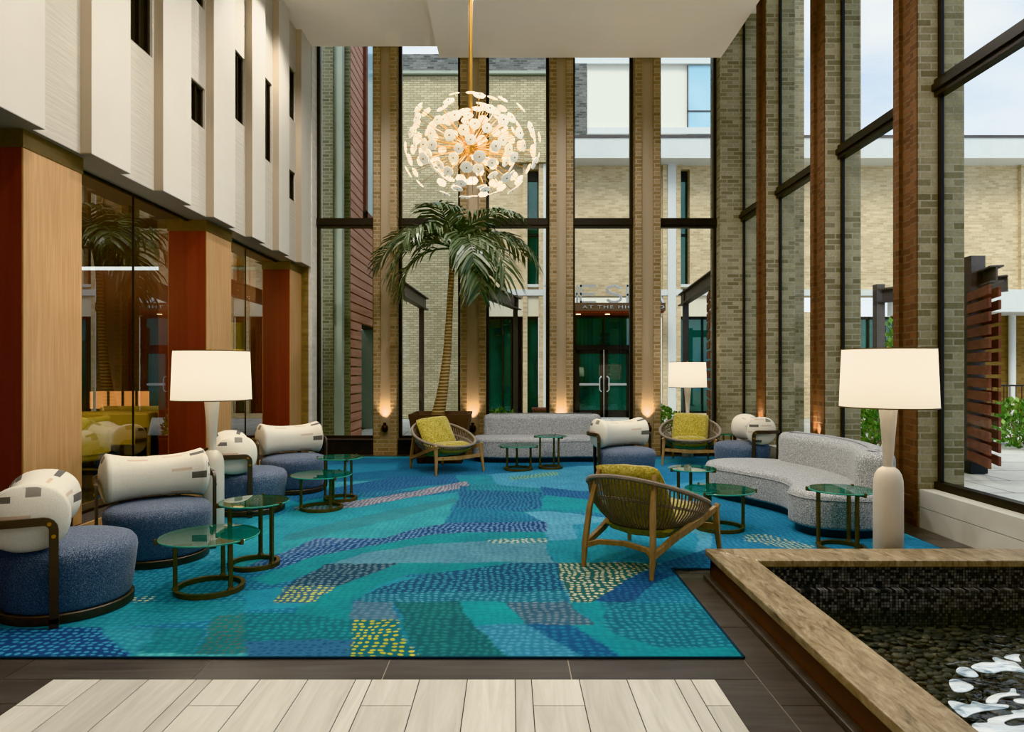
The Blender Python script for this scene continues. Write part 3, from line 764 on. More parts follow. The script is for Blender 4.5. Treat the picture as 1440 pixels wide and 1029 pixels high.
def make_armchair(label, loc, rz, group):
    e = thing('barrel_armchair', label, 'armchair', loc, rz, group)
    MB().lathe([(0,.055),(.325,.055),(.338,.062),(.344,.08),(.357,.16),(.372,.28),(.378,.34),(.373,.375),(.35,.405),(.30,.422),(.19,.434),(0,.438)], seg=56).build('seat', M['tweed'], e, smooth=60)
    MB().lathe([(.28,.0),(.352,.0),(.358,.008),(.358,.052),(.352,.058),(.28,.05),(.28,0)], seg=56).build('base_ring', M['bronze_dark'], e)
    m, uv = bolster_mesh(); m.build('bolster', M['cream'], e, smooth=70, uv=uv)
    for s in (-1, 1):
        x = s*.410
        # flat hoop: floor bar, front post, arm across the bolster's end, rear post
        yp = .03; pts = [(x,yp,.03),(x,yp,.55)] + [(x,yp+.05*(1-math.cos(a)),.55+.05*math.sin(a)) for a in (.4,.8,1.2,PI/2)] + [(x,.22,.60),(s*.40,.29,.60),(s*.37,.36,.60),(s*.31,.405,.60),(s*.24,.42,.59),(s*.21,.42,.56),(s*.21,.42,.30),(s*.21,.40,.03)]
        f = MB(); f.tube(pts, 1.0, prof=[(-.024,-.009),(.024,-.009),(.024,.009),(-.024,.009)] if False else [(-.010,-.022),(.010,-.022),(.010,.022),(-.010,.022)])
        f.bar((s*.21,.31,.018),(s*.21,.42,.018), .044, .03)
        f.bar((s*.33,yp,.03),(x+s*.01,yp,.03), .044, .05)
        h = f.build('side_hoop', M['bronze_dark'], e, smooth=30)
        for z in (.585, .515):
            b = MB().tube([(x+s*.008,yp+(.02 if z > .55 else 0),z),(x+s*.016,yp+(.02 if z > .55 else 0),z)], .011, 12).build('bolt', M['brass'], h)
            b['label'] = 'brass bolt head'
    return e
A0 = make_armchair('cream and blue barrel armchair nearest the front edge of the rug, at far left', (-2.70,4.17,ZF), math.radians(118), 'cream and blue barrel armchairs')
G = 'cream and blue barrel armchairs'
dup(A0, (-2.70,5.25,ZF), math.radians(36), 'cream and blue barrel armchair facing the room just left of the left floor lamp', G)
dup(A0, (-2.68,7.0,ZF), math.radians(117), 'cream and blue barrel armchair seen end-on right behind the left floor lamp', G)
dup(A0, (-2.58,8.15,ZF), math.radians(36), 'cream and blue barrel armchair farthest back along the wooden columns of the lounge', G)
dup(A0, (1.52,8.9,ZF), math.radians(27), 'cream and blue barrel armchair in the middle of the rug before the long curved sofa', G)
dup(A0, (3.26,9.6,ZF), math.radians(-91), 'cream and blue barrel armchair against the right windows behind the right curved sofa', G)

# ---- nesting tables
def make_table(label, loc, D, Hh, R, rz, group):
    e = thing('glass_side_table', label, 'side table', loc, rz, group)
    r = D/2
    tt = MB().lathe([(0,Hh-.012),(r-.004,Hh-.012)], seg=64).lathe([(r-.004,Hh),(0,Hh)], seg=64).lathe([(r-.004,Hh-.012),(r,Hh-.009),(r,Hh-.003),(r-.004,Hh)], seg=64, mi=1)
    tt.build('table_top', [M['table_glass'], M['glass_edge']], e)
    MB().tube([(R*math.cos(a),R*math.sin(a),.016) for a in np.linspace(0,2*PI,48,endpoint=False)], 1.0, closed=True, prof=[(-.014,-.016),(.014,-.016),(.014,.016),(-.014,.016)]).build('base_ring', M['bronze'], e, smooth=40)
    for k in range(3):
        a = 2*PI*k/3
        x, y = R*math.cos(a), R*math.sin(a)
        g = MB(); g.tube([(x,y,.03),(x,y,.05),(x,y,Hh-.03),(x,y,Hh-.013)], [.021,.0135,.0135,.016], prof=[(-1,-.8),(1,-.8),(1,.8),(-1,.8)])
        lg = g.build('leg', M['bronze'], e, smooth=0, bevel=.002)
        cx, cy = (r+.006)*math.cos(a), (r+.006)*math.sin(a)
        MB().bar((x,y,Hh-.02),(cx,cy,Hh-.02), .018, .012).bar((cx,cy,Hh-.026),(cx,cy,Hh+.008), .018, .012).build('glass_clip', M['bronze'], lg, smooth=0)
    return e
GL, GT = 'low glass-topped nesting tables', 'tall glass-topped nesting tables'
T1 = make_table('low round green glass table in front of the two nearest left armchairs', (-1.967,4.476,ZF), .62, .36, .205, math.radians(210), GL)
T2 = make_table('tall round green glass table overlapping the low one by the left floor lamp', (-1.884,5.03,ZF), .50, .475, .17, math.radians(-25), GT)
dup(T1, (-1.95,7.07,ZF), math.radians(190), 'low round green glass table beside the farthest left armchair', GL)
dup(T2, (-1.877,7.57,ZF), math.radians(-60), 'tall round green glass table beside the farthest left armchair', GT)
dup(T1, (.12,9.86,ZF), math.radians(215), 'low round green glass table in front of the long far sofa', GL, (.95,.95,.98))
dup(T2, (.60,10.0,ZF), math.radians(190), 'tall round green glass table in front of the long far sofa', GT, (.95,.95,1))
dup(T2, (1.81,6.78,ZF), math.radians(200), 'tall round green glass table at the far end of the right curved sofa', GT, (.94,.94,.98))
dup(T1, (1.90,6.19,ZF), math.radians(-10), 'low round green glass table just beyond the yellow chair seen from behind', GL)
dup(T2, (2.66,5.48,ZF), math.radians(285), 'tall round green glass table standing at the near rounded end of the right sofa', GT, (1,1,1.02))
dup(T2, (3.42,10.60,ZF), math.radians(20), 'tall round green glass table in the far right corner beside the brick pier', GT, (.62,.62,.93))

# ---- floor lamps
def make_lamp(label, loc, group, k=1.0):
    e = thing('floor_lamp', label, 'floor lamp', loc, 0, group)
    MB().lathe([(0,0),(.096,0),(.1,.004),(.1,.60),(.098,.645),(.088,.69),(.07,.722),(.045,.742),(.034,.748)], seg=40).build('base', M['lamp_cream'], e, smooth=50)
    MB().lathe([(.030,.745),(.034,.80),(.046,.98),(.058,1.12),(.066,1.22),(.06,1.225),(.012,1.226),(.012,1.30),(0,1.30)], seg=32).build('neck', M['lamp_cream'], e, smooth=50)
    r0, r1, z0, z1 = .325, .308, 1.18, 1.60
    s = MB(); s.lathe([(r0,z0),(r1,z1)], seg=64); s.build('lamp_shade', M['shade'], e)
    t = MB()
    for r, z in ((r0,z0),(r1,z1)): t.lathe([(r-.003,z-.004),(r+.003,z-.004),(r+.003,z+.004),(r-.003,z+.004),(r-.003,z-.004)], seg=64)
    t.build('shade_trim', M['bronze_frame'] if False else M['bronze'], e)
    m = MB(); m.tube([(0,0,1.30),(0,0,1.585)], .005, 8); 
    for a in (0,2*PI/3,4*PI/3): m.tube([(0,0,1.585),(r1*math.cos(a),r1*math.sin(a),1.597)], .003, 6)
    m.lathe([(0,1.585),(.012,1.59),(.014,1.605),(.008,1.62),(0,1.625)], seg=12); m.build('shade_carrier', M['brass'], e)
    bl = MB().lathe([(0,1.30),(.018,1.305),(.022,1.33),(.034,1.37),(.036,1.39),(.026,1.415),(0,1.425)], seg=16).build('bulb', M['lit_warm'], e)
    return e
def lamp_light(loc, en=16, z=1.40):
    L = bpy.data.lights.new('lamp_bulb_light', 'POINT'); L.energy = en; L.color = (1,.91,.80); L.shadow_soft_size = .05
    o = bpy.data.objects.new('lamp_bulb_light', L); COL.objects.link(o); o.location = (loc[0], loc[1], loc[2]+z)
GLP = 'cream floor lamps with white drum shades'
lamps = [((-2.575,5.9,ZF),'cream bullet-based floor lamp with white drum shade among the left armchairs'),
         ((2.76,4.98,0),'cream bullet-based floor lamp with white drum shade behind the pool edge at the right'),
         ((2.95,11.33,ZF-.012),'cream floor lamp with white drum shade at the far wall behind the yellow chair')]
LP0 = make_lamp(lamps[0][1], lamps[0][0], GLP)
dup(LP0, lamps[1][0], .6, lamps[1][1], GLP); dup(LP0, lamps[2][0], 1.1, lamps[2][1], GLP, (.95,.95,.985))
for l, _ in lamps: lamp_light((l[0], l[1], l[2]), 11, 1.47)

# ---- curved sofas
def make_sofa(name, label, foot, back, zs=.385, zb=.72):
    e = thing(name, label, 'sofa', (sum(p[0] for p in foot)/len(foot), sum(p[1] for p in foot)/len(foot), ZF))
    off = (e.location.x, e.location.y, 0)
    F_ = catmull([(p[0],p[1],0) for p in foot], 8); B_ = catmull([(p[0],p[1],0) for p in back], 8)
    MB().soft(F_, .075, zs, .055, .03, 6, crown=.012).build('seat', M['boucle'], e, smooth=60, off=off)
    N = len(F_); pip = []
    for i in range(N):
        t = (F_[(i+1)%N]-F_[i-1]); t.z = 0; t.normalize(); pip.append(F_[i] + Vector((t.y,-t.x,0))*.0005 + Vector((0,0,zs-.058)))
    MB().tube(pip, .006, 6, closed=True).build('piping', M['boucle'], e, smooth=60, off=off)
    pl = []
    for i in range(N):
        t = (F_[(i+1)%N]-F_[i-1]); t.z = 0; t.normalize(); pl.append(F_[i] - Vector((t.y,-t.x,0))*.06)
    MB().prism([(p.x,p.y) for p in pl], 0, .09).build('plinth', M['black'], e, smooth=40, off=off)
    MB().soft(B_, zs-.04, zb, .085, .03, 8, crown=.01).build('backrest', M['boucle'], e, smooth=60, off=off)
    return e
make_sofa('curved_sofa', 'grey boucle curved sofa by the right windows with a rounded near end',
   [(2.30,7.62),(2.52,7.20),(2.68,6.80),(2.66,6.45),(2.52,6.18),(2.56,5.93),(2.74,5.79),(2.98,5.75),(3.20,5.84),(3.42,6.15),(3.56,6.6),(3.60,7.1),(3.52,7.6),(3.34,7.98),(3.0,8.2),(2.6,8.22),(2.34,8.05),(2.26,7.84)],
   [(3.12,5.90),(3.26,5.84),(3.42,6.05),(3.56,6.45),(3.63,6.95),(3.58,7.45),(3.44,7.85),(3.27,8.02),(3.12,7.93),(3.16,7.65),(3.25,7.3),(3.28,6.9),(3.24,6.5),(3.12,6.18),(3.05,6.02)])
make_sofa('curved_sofa', 'long grey boucle curved sofa with low back before the far windows',
   [(-.60,10.85),(-.50,10.62),(-.1,10.50),(.5,10.52),(1.0,10.62),(1.45,10.62),(1.75,10.75),(1.8,11.05),(1.5,11.3),(1.0,11.4),(.4,11.42),(-.2,11.34),(-.52,11.15)],
   [(-.43,11.06),(-.33,10.97),(.1,11.0),(.6,11.03),(1.1,11.02),(1.36,10.98),(1.48,11.08),(1.42,11.24),(1.0,11.34),(.5,11.36),(0,11.33),(-.34,11.24)])

# ---- rope lounge chairs
def rope_chair(label, loc, rz, group):
    e = thing('rope_lounge_chair', label, 'lounge chair', loc, rz, group)
    def rim(a):            # a = 0 at the front, facing -y
        x = .455*math.sin(a); y = -.445*math.cos(a)
        return Vector((x, y+.0, .375 + .30*((1-math.cos(a))/2)**1.25))
    def low(a):
        x = .29*math.sin(a); y = -.25*math.cos(a)+.02
        return Vector((x, y, .315 - .025*((1-math.cos(a))/2)))
    n = 60
    MB().tube([rim(2*PI*i/n) for i in range(n)], .019, 8, closed=True).build('rim', M['rope'], e)
    MB().tube([low(2*PI*i/n) for i in range(n)], .011, 8, closed=True).build('seat_ring', M['bronze_dark'], e)
    w = MB(); K = 92
    for i in range(K):
        a = 2*PI*i/K; p, q = rim(a), low(a); mid = (p+q)*.5; ou = Vector((mid.x, mid.y, 0)); ou = ou.normalized() if ou.length else ou
        mid = mid + ou*.035 - Vector((0,0,.02))
        w.tube([p, (p+mid)*.5+ou*.012, mid, (q+mid)*.5+ou*.006-Vector((0,0,.006)), q], .0068, 5)
    for f in (.36, .40):
        pts = []
        for i in range(n):
            a = 2*PI*i/n; p, q = rim(a), low(a); ou = Vector(((p+q).x,(p+q).y,0)).normalized(); pts.append(p.lerp(q, f) + ou*.030 - Vector((0,0,.015)))
        w.tube(pts, .006, 5, closed=True)
    for k in range(11):
        x = -.26+.052*k; h = .25*math.sqrt(max(0,1-(x/.29)**2)); w.tube([(x,-h+.02,.312),(x,h+.02,.290)], .007, 5)
    w.build('rope_weave', M['rope'], e, smooth=60)
    FX, FY, RX, RY = .375, -.40, .275, .45
    for s in (-1,1):
        g = MB(); g.tube([(s*(FX+.02),FY-.03,0),(s*(FX+.005),FY-.01,.2),(s*FX,FY+.01,.365),(s*(FX+.01),FY-.01,.405)], [.013,.019,.023,.018], prof=[(-1,-.75),(0,-1),(1,-.75),(1,.75),(0,1),(-1,.75)])
        g.build('front_leg', M['chair_oak'], e, smooth=40)
        g = MB(); g.tube([(s*RX,RY+.02,0),(s*RX,RY,.17),(s*(RX-.02),RY-.035,.44),(s*(RX-.05),RY-.12,.70)], [.013,.019,.018,.014], prof=[(-1,-.75),(0,-1),(1,-.75),(1,.75),(0,1),(-1,.75)])
        g.build('rear_leg', M['chair_oak'], e, smooth=40)
        g = MB(); g.tube([(s*FX,FY+.0,.375),(s*(FX-.02),FY+.25,.315),(s*(RX+.02),RY-.3,.235),(s*RX,RY,.155)], [.019,.024,.024,.02], prof=[(-.7,-1),(.7,-1),(.7,1),(-.7,1)])
        g.build('side_rail', M['chair_oak'], e, smooth=40)
    MB().tube([(-FX,FY,.23),(0,FY+.0,.215),(FX,FY,.23)], [.018,.022,.018], prof=[(-.6,-1.2),(.6,-1.2),(.6,1.2),(-.6,1.2)]).build('front_stretcher', M['chair_oak'], e, smooth=40)
    MB().tube([(-RX,RY,.15),(-RX+.08,RY-.07,.175),(0,RY-.10,.185),(RX-.08,RY-.07,.175),(RX,RY,.15)], [.018,.017,.017,.017,.018], prof=[(-.8,-1),(.8,-1),(.8,1),(-.8,1)]).build('rear_stretcher', M['chair_oak'], e, smooth=40)
    return e
def pillow(w, h, t, power=2.6):
    """upholstered cushion standing in the local x-z plane, centred, thickness along y"""
    m = MB(); n = 18; vs = []; fs = []
    for side in (1,-1):
        for i in range(n+1):
            for j in range(n+1):
                u = -1+2*i/n; v = -1+2*j/n
                k = max(0, (1-abs(u)**power))*max(0, (1-abs(v)**power))
                rx = 1-.05*(abs(v)**3)*(1-abs(u))-.06*abs(u*v)**4
                x = u*w/2*(1-.05*(1-v*v)*abs(u)**2*.5)*(1-.07*abs(u*v)**3); z = v*h/2*(1-.07*abs(u*v)**3)
                vs.append((x, side*t/2*k**.42 + .004*math.sin(9*u+4*v), z))
    q = (n+1)**2
    for s in (0,1):
        for i in range(n):
            for j in range(n):
                a = s*q+i*(n+1)+j; f = (a, a+n+1, a+n+2, a+1)
                fs.append(f if s else f[::-1])
    bd = [i*(n+1) for i in range(n+1)] + [n*(n+1)+j for j in range(1,n+1)] + [i*(n+1)+n for i in range(n-1,-1,-1)] + [j for j in range(n-1,0,-1)]
    for a, b in zip(bd, bd[1:]+bd[:1]): fs.append((a, b, b+q, a+q))
    return m.add(vs, fs)
def cushions(loc, rz, where, tilt):
    R = Matrix.Translation(loc) @ Matrix.Rotation(rz, 4, 'Z')
    o = pillow(.56,.52,.17).build('back_cushion', M['mustard'], smooth=80)
    o.matrix_world = R @ Matrix.Translation((.0,.19,.52)) @ Matrix.Rotation(math.radians(-30), 4, 'X') @ Matrix.Rotation(tilt, 4, 'Y')
    tag(o, 'mustard yellow back cushion leaning in the rope chair ' + where, 'cushion', 'mustard back cushions')
    s = pillow(.56,.56,.20,3.2).build('seat_cushion', M['mustard'], smooth=80)
    s.matrix_world = R @ Matrix.Translation((0,-.08,.315)) @ Matrix.Rotation(math.radians(90-10), 4, 'X')
    tag(s, 'mustard yellow seat cushion lying in the rope chair ' + where, 'cushion', 'mustard seat cushions')
GR = 'wood framed rope lounge chairs'
rc = [((1.05,5.20,ZF), math.radians(141), 'woven rope lounge chair with oak legs seen from behind at the centre of the rug', 'seen from behind', .05),
      ((-.95,9.80,ZF), math.radians(38), 'woven rope lounge chair with oak legs in front of the palm planter', 'in front of the palm planter', -.08),
      ((2.80,10.62,ZF), math.radians(-16), 'woven rope lounge chair with oak legs before the far right lamp', 'before the far right lamp', .06)]
R0 = rope_chair(rc[0][2], rc[0][0], rc[0][1], GR)
for l, a, lab, w, t in rc[1:]: dup(R0, l, a, lab, GR)
for l, a, lab, w, t in rc: cushions(l, a, w, t)

# ---- palm in its planter
def build_palm():
    px, py = -1.08, 10.82
    e = thing('square_planter', 'brown tapered square planter holding the palm behind a yellow chair', 'planter', (px,py,ZF))
    m = MB(); b, t, h, w = .34, .465, .76, .035
    v = [(-b,-b,0),(b,-b,0),(b,b,0),(-b,b,0),(-t,-t,h),(t,-t,h),(t,t,h),(-t,t,h)]
    ti = t-w; v += [(-ti,-ti,h),(ti,-ti,h),(ti,ti,h),(-ti,ti,h),(-ti+.02,-ti+.02,h-.12),(ti-.02,-ti+.02,h-.12),(ti-.02,ti-.02,h-.12),(-ti+.02,ti-.02,h-.12)]
    f = [(0,3,2,1)]
    for a, c in ((0,4),(4,8),(8,12)):
        for i in range(4): f.append((a+i, a+(i+1)%4, c+(i+1)%4, c+i))
    m.add(v, f).build('pot', M['planter'], e, smooth=0)
    MB().box(-ti+.02,-ti+.02,h-.16,ti-.02,ti-.02,h-.11).build('soil', M['soil'], e, smooth=0)
    p = thing('palm_tree', 'tall indoor palm with drooping dark green fronds and slender ringed trunk', 'palm tree', (px,py,ZF+h-.115))
    off = (px, py, ZF+h-.115)
    tr = [at(616,584,10.82), at(622,552,10.82), at(628,505,10.82), at(631,460,10.82), at(633,420,10.82), at(635,385,10.82), at(638,348,10.82)]
    pts = catmull([Vector(q) for q in tr], 12, closed=False); n = len(pts)
    pts = [Vector((pts[0].x-.0, pts[0].y, off[2]))] + pts
    R = [.11] + [(.062*(1-i/n)**2.6 + .044 ) * (1 + .05*(i % 2)) for i in range(n)]
    MB().tube(pts, R, 14).build('trunk', M['trunk'], p, smooth=60, off=off)
    MB().tube([pts[-10], pts[-6], pts[-1], pts[-1]+Vector((.02,0,.2))], [.05,.06,.055,.02], 12).build('crownshaft', M['palm_leaf'], p, smooth=60, off=off)
    C = pts[-2]
    rnd = random.Random(11)
    # azimuth (deg, 0 = +x, 270 = towards the camera), start elevation, length, droop
    fr = [(183,30,1.45,1.75),(206,22,1.35,2.1),(160,45,1.3,1.5),(228,46,1.2,1.9),(22,40,1.4,1.6),(352,34,1.6,1.9),(322,24,1.45,2.3),(292,34,1.2,2.3),(100,66,1.15,1.0),(58,60,1.3,1.2),(252,66,1.1,1.4),(338,60,1.35,1.6),(196,0,1.25,1.7),(310,2,1.25,1.9)]
    for az, el, Ln, dr in fr:
        az = math.radians(az + rnd.uniform(-6,6)); el = math.radians(el); m = MB()
        d = Vector((math.cos(az), math.sin(az), 0)); N = 26; pos = C.copy(); ra = [pos.copy()]; ang = el
        for i in range(N):
            st = Ln/N; ang = el - dr*(i/N)**1.2
            pos = pos + (d*math.cos(ang) + Vector((0,0,1))*math.sin(ang))*st; ra.append(pos.copy())
        m.tube(ra, [.015*(1-i/(N+1))+.003 for i in range(N+1)], 6)
        side = Vector((-d.y, d.x, 0))
        for i in range(4, N+1):
            t = i/N; base = ra[i]; fw = (ra[i]-ra[i-1]).normalized(); upv = side.cross(fw).normalized()
            if upv.z < 0: upv = -upv
            L2 = .58*math.sin(PI*min(1,(.20+.74*t))**.95)**.7 + .05
            for s in (-1,1):
                b = base + fw*(Ln/N*rnd.uniform(-.3,.3))
                dirv = (side*s*.80 + fw*.62 + upv*(.16+rnd.uniform(-.16,.16)) + Vector((rnd.uniform(-.1,.1),rnd.uniform(-.1,.1),0))).normalized(); L3 = L2*rnd.uniform(.85,1.1)
                wv = fw.cross(dirv).cross(dirv).normalized()*(.025)
                p1 = b; p2 = b + dirv*L3*.4 - Vector((0,0,.04*L3)); p3 = b + dirv*L3*.75 - Vector((0,0,.24*L3)); p4 = b + dirv*L3*.95 - Vector((0,0,.50*L3))
                m.add([p1+wv*.35, p1-wv*.35, p2+wv, p2-wv, p3+wv*.75, p3-wv*.75, p4], [(0,1,3,2),(2,3,5,4),(4,5,6)])
        m.build('frond', M['palm_leaf'], p, smooth=0, off=off)
build_palm()

# ---- chandelier
def build_chandelier():
    C = Vector((-.345, 6.0, 3.40)); A, B = .61, .425
    e = thing('dandelion_chandelier', 'large brass dandelion chandelier of white porcelain flower discs hanging from the ceiling', 'chandelier', C)
    MB().tube([(0,0,.03),(0,0,3.33)], .018, 14).build('down_rod', M['brass'], e)
    MB().lathe([(0,-.07),(.05,-.055),(.075,0),(.05,.055),(0,.07)], seg=24).build('hub', M['brass'], e)
    MB().lathe([(0,3.30),(.09,3.30),(.09,3.33),(0,3.33)], seg=24).build('ceiling_canopy', M['brass'], e)
    def disc(mb=None, T=None):
        n = 24; v = [(0,0,.006)]
        for k, (rr, z) in enumerate(((.015,.006),(.03,.004),(.041,.0),(.039,-.005))):
            for i in range(n):
                a = 2*PI*i/n; r = rr*(1 + (.055*math.cos(6*a) if k > 1 else 0)); v.append((r*math.cos(a), r*math.sin(a), z))
        v.append((0,0,-.004)); f = [(0,1+i,1+(i+1)%n) for i in range(n)]
        for k in range(3):
            for i in range(n): f.append((1+k*n+i, 1+(k+1)*n+i, 1+(k+1)*n+(i+1)%n, 1+k*n+(i+1)%n))
        f += [(len(v)-1, 1+3*n+(i+1)%n, 1+3*n+i) for i in range(n)]
        s = MB().lathe([(0,.0115),(.004,.0105),(.006,.007),(.006,.005)], seg=10)
        return v, f, s.v, s.f
    v, f, sv, sf = disc()
    proto = MB().add(v, f, 0).add(sv, sf, 1)
    N = 146; spots = []
    rnd = random.Random(3)
    for i in range(N):
        z = 1 - 2*(i+.5)/N; a = i*PI*(3-5**.5); r = math.sqrt(1-z*z)
        k = rnd.choice((.70,.82,.94,1.0,1.03))
        d = Vector((r*math.cos(a)*A, r*math.sin(a)*A, z*B))*k
        spots.append((d, rnd.uniform(1.0,1.3)))
    spots.sort(key=lambda q: q[0].y)
    st = MB().tube([(0,0,-1),(0,0,0)], .0022, 5)
    first = None; stem0 = None; rest = MB()
    for i, (d, s) in enumerate(spots):
        q = (Vector((d.x/A**1.1, d.y/A**1.1, d.z/B**1.1))).to_track_quat('Z','Y')
        if i < 100:
            if first is None:
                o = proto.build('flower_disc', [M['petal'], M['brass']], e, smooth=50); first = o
                g = st.build('stem', M['brass'], o); stem0 = g
            else:
                o = first.copy(); COL.objects.link(o); o.parent = e
                g = stem0.copy(); COL.objects.link(g); g.parent = o
            o.location = d; o.rotation_mode = 'QUATERNION'; o.rotation_quaternion = q; o.scale = (s,s,s)
            # stem runs back to the hub in the disc's own frame
            back = q.inverted() @ (-d)/s
            L = back.length - .06/s
            g.rotation_mode = 'QUATERNION'; g.rotation_quaternion = (-back).to_track_quat('Z','Y'); g.scale = (1,1,L)
        else:
            Mx = Matrix.Translation(d) @ q.to_matrix().to_4x4() @ Matrix.Scale(s, 4)
            rest.add([Mx @ Vector(p) for p in proto.v], proto.f); rest.m[-len(proto.f):] = list(proto.m)
            rest.tube([d*.1, d*.985], .0022, 5, mi=1)
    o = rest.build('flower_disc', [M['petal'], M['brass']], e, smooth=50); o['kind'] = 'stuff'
    for dx, dy, dz, en in ((0,0,0,26),(.25,-.2,.1,9),(-.25,-.2,-.05,9),(0,.25,-.1,9)):
        L = bpy.data.lights.new('chandelier_bulb', 'POINT'); L.energy = en*1.15; L.color = (1,.84,.64); L.shadow_soft_size = .04
        b = bpy.data.objects.new('chandelier_bulb', L); COL.objects.link(b); b.location = C + Vector((dx,dy,dz+.0 if dx or dy else .12))
build_chandelier()

# ---- reflecting pool
def build_pool():
    e = thing('reflecting_pool', 'low raised pool with wide weathered wood coping and black mosaic lining', 'pool', (2.5,2.9,0)); off = (2.5,2.9,0)
    x0, xi, y1, yi, xr, yf = 1.365, 1.625, 4.78, 4.48, 3.745, .95
    z1, z0 = .20, .155
    def cop(poly): return MB().prism(poly, z0, z1).build('coping', M['coping'], e, smooth=0, off=off, bevel=.006)
    cop([(x0,yf),(xi,yf),(xi,yi),(x0,y1)]); cop([(x0,y1),(xi,yi),(xr,yi),(xr,y1)])
    w = MB(); w.box(1.395,yf,-.30,1.42,4.75,z0).box(1.395,4.73,-.30,xr,4.75,z0); w.build('outer_panel', M['pool_side'], e, smooth=0, off=off)
    MB().box(1.345,yf,0,1.395,4.75,.03).build('kick_rail', M['dark_tile'], e, smooth=0, off=off, bevel=.005)
    q = MB(); q.box(1.42,yf,-.30,1.60,4.73,z0).box(1.60,4.50,-.30,xr,4.73,z0).box(1.6,4.44,-.30,xr,4.5,.017).box(1.60,yf,-.3,1.635,4.5,.017)
    q.build('mosaic_wall', M['mosaic'], e, smooth=0, off=off)
    MB().box(1.6,yf,-.32,xr,4.5,-.26).build('pool_bed', M['black'], e, smooth=0, off=off)
    MB().box(3.70,yf,-.3,3.745,4.5,z0).build('end_wall', M['mosaic'], e, smooth=0, off=off)
    zw = -.115
    wt = MB().add([(1.635,yf,zw),(3.70,yf,zw),(3.70,4.44,zw),(1.635,4.44,zw)], [(0,1,2,3)]).build('pool_water', M['water'], smooth=0)
    tag(wt, 'shallow clear water lying over dark pebbles in the wood edged pool', 'water', kind='stuff')
    # pebbles
    rnd = random.Random(5)
    def peb(mb, c, a, b, h, ang, tilt):
        s = MB().lathe([(0,-1),(.6,-.8),(.95,-.3),(1,0),(.92,.4),(.6,.82),(0,1)], seg=10)
        R = Matrix.Rotation(ang, 3, 'Z') @ Matrix.Rotation(tilt, 3, 'X') @ Matrix.Diagonal((a,b,h))
        mb.add([R @ Vector(v) + Vector(c) for v in s.v], s.f)
    meshes = []
    for k in range(6):
        mb = MB(); peb(mb, (0,0,0), 1, rnd.uniform(.62,.8), rnd.uniform(.34,.45), 0, 0); o = mb.build('pebble', M['pebble'], smooth=80); meshes.append(o)
    spots = []
    y = 1.9
    while y < 4.47:
        x = 1.64 + rnd.uniform(0,.04)
        while x < 3.70:
            spots.append((x+rnd.uniform(-.012,.012), y+rnd.uniform(-.01,.01))); x += .047
        y += .030
    def vis(p):
        px = CX + p[0]*F/p[1]; py = CY + (H+.2)*F/p[1]
        edge = p[0] > 1.66 + .12*(p[1]/2.5)
        return px < 1455 and py < 1045 and edge
    vs_ = sorted([p for p in spots if vis(p)], key=lambda p: p[1])
    near = set(vs_[:300]); rest = MB(); first = True; used = 0
    for p in spots:
        if CX + p[0]*F/p[1] > 1700: continue
        s = rnd.uniform(.019,.034); z = -.235 + rnd.uniform(-.012,.018); ang = rnd.uniform(-.5,.5); tl = rnd.uniform(-.35,.35)
        if p in near:
            if used < 6: o = meshes[used]
            else: o = meshes[rnd.randrange(6)].copy(); COL.objects.link(o)
            used += 1
            o.location = (p[0],p[1],z); o.rotation_euler = (tl,rnd.uniform(-.2,.2),ang); o.scale = (s*1.15,s*1.15,s*1.1)
            tag(o, 'smooth dark river pebble lying under the pool water', 'pebble', 'river pebbles under the pool water')
        else:
            peb(rest, (p[0],p[1],z), s*1.15, s*.8, s*.45, ang, tl)
    r = rest.build('pebble_bed', M['pebble'], smooth=80)
    tag(r, 'bed of smooth dark river pebbles covering the pool bottom toward its back wall', 'pebbles', kind='stuff')
    # sky reflections on the ripples, painted as thin white patches
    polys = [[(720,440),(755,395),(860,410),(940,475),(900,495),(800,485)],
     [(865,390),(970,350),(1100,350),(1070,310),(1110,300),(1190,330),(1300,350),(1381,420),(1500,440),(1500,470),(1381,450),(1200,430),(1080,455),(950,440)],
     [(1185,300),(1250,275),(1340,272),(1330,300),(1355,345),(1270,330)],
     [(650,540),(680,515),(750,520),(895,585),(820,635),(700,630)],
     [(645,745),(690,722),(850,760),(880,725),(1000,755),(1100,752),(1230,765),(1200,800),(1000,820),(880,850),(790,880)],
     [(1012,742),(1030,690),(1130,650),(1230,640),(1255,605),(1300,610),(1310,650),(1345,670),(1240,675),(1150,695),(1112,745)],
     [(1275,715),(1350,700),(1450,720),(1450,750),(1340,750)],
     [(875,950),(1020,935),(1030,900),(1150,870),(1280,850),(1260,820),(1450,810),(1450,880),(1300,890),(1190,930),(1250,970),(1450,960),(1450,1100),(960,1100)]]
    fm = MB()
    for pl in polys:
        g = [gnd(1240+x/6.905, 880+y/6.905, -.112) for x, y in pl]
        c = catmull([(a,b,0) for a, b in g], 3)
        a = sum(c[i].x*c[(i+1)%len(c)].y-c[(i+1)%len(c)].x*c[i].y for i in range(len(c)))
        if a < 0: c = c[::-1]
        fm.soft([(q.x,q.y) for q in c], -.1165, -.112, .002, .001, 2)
    fo = fm.build('painted_sky_glint', M['painted_glint'], smooth=70)
    tag(fo, 'white sky reflections painted on the pool surface at the right front', 'water', kind='stuff')
build_pool()

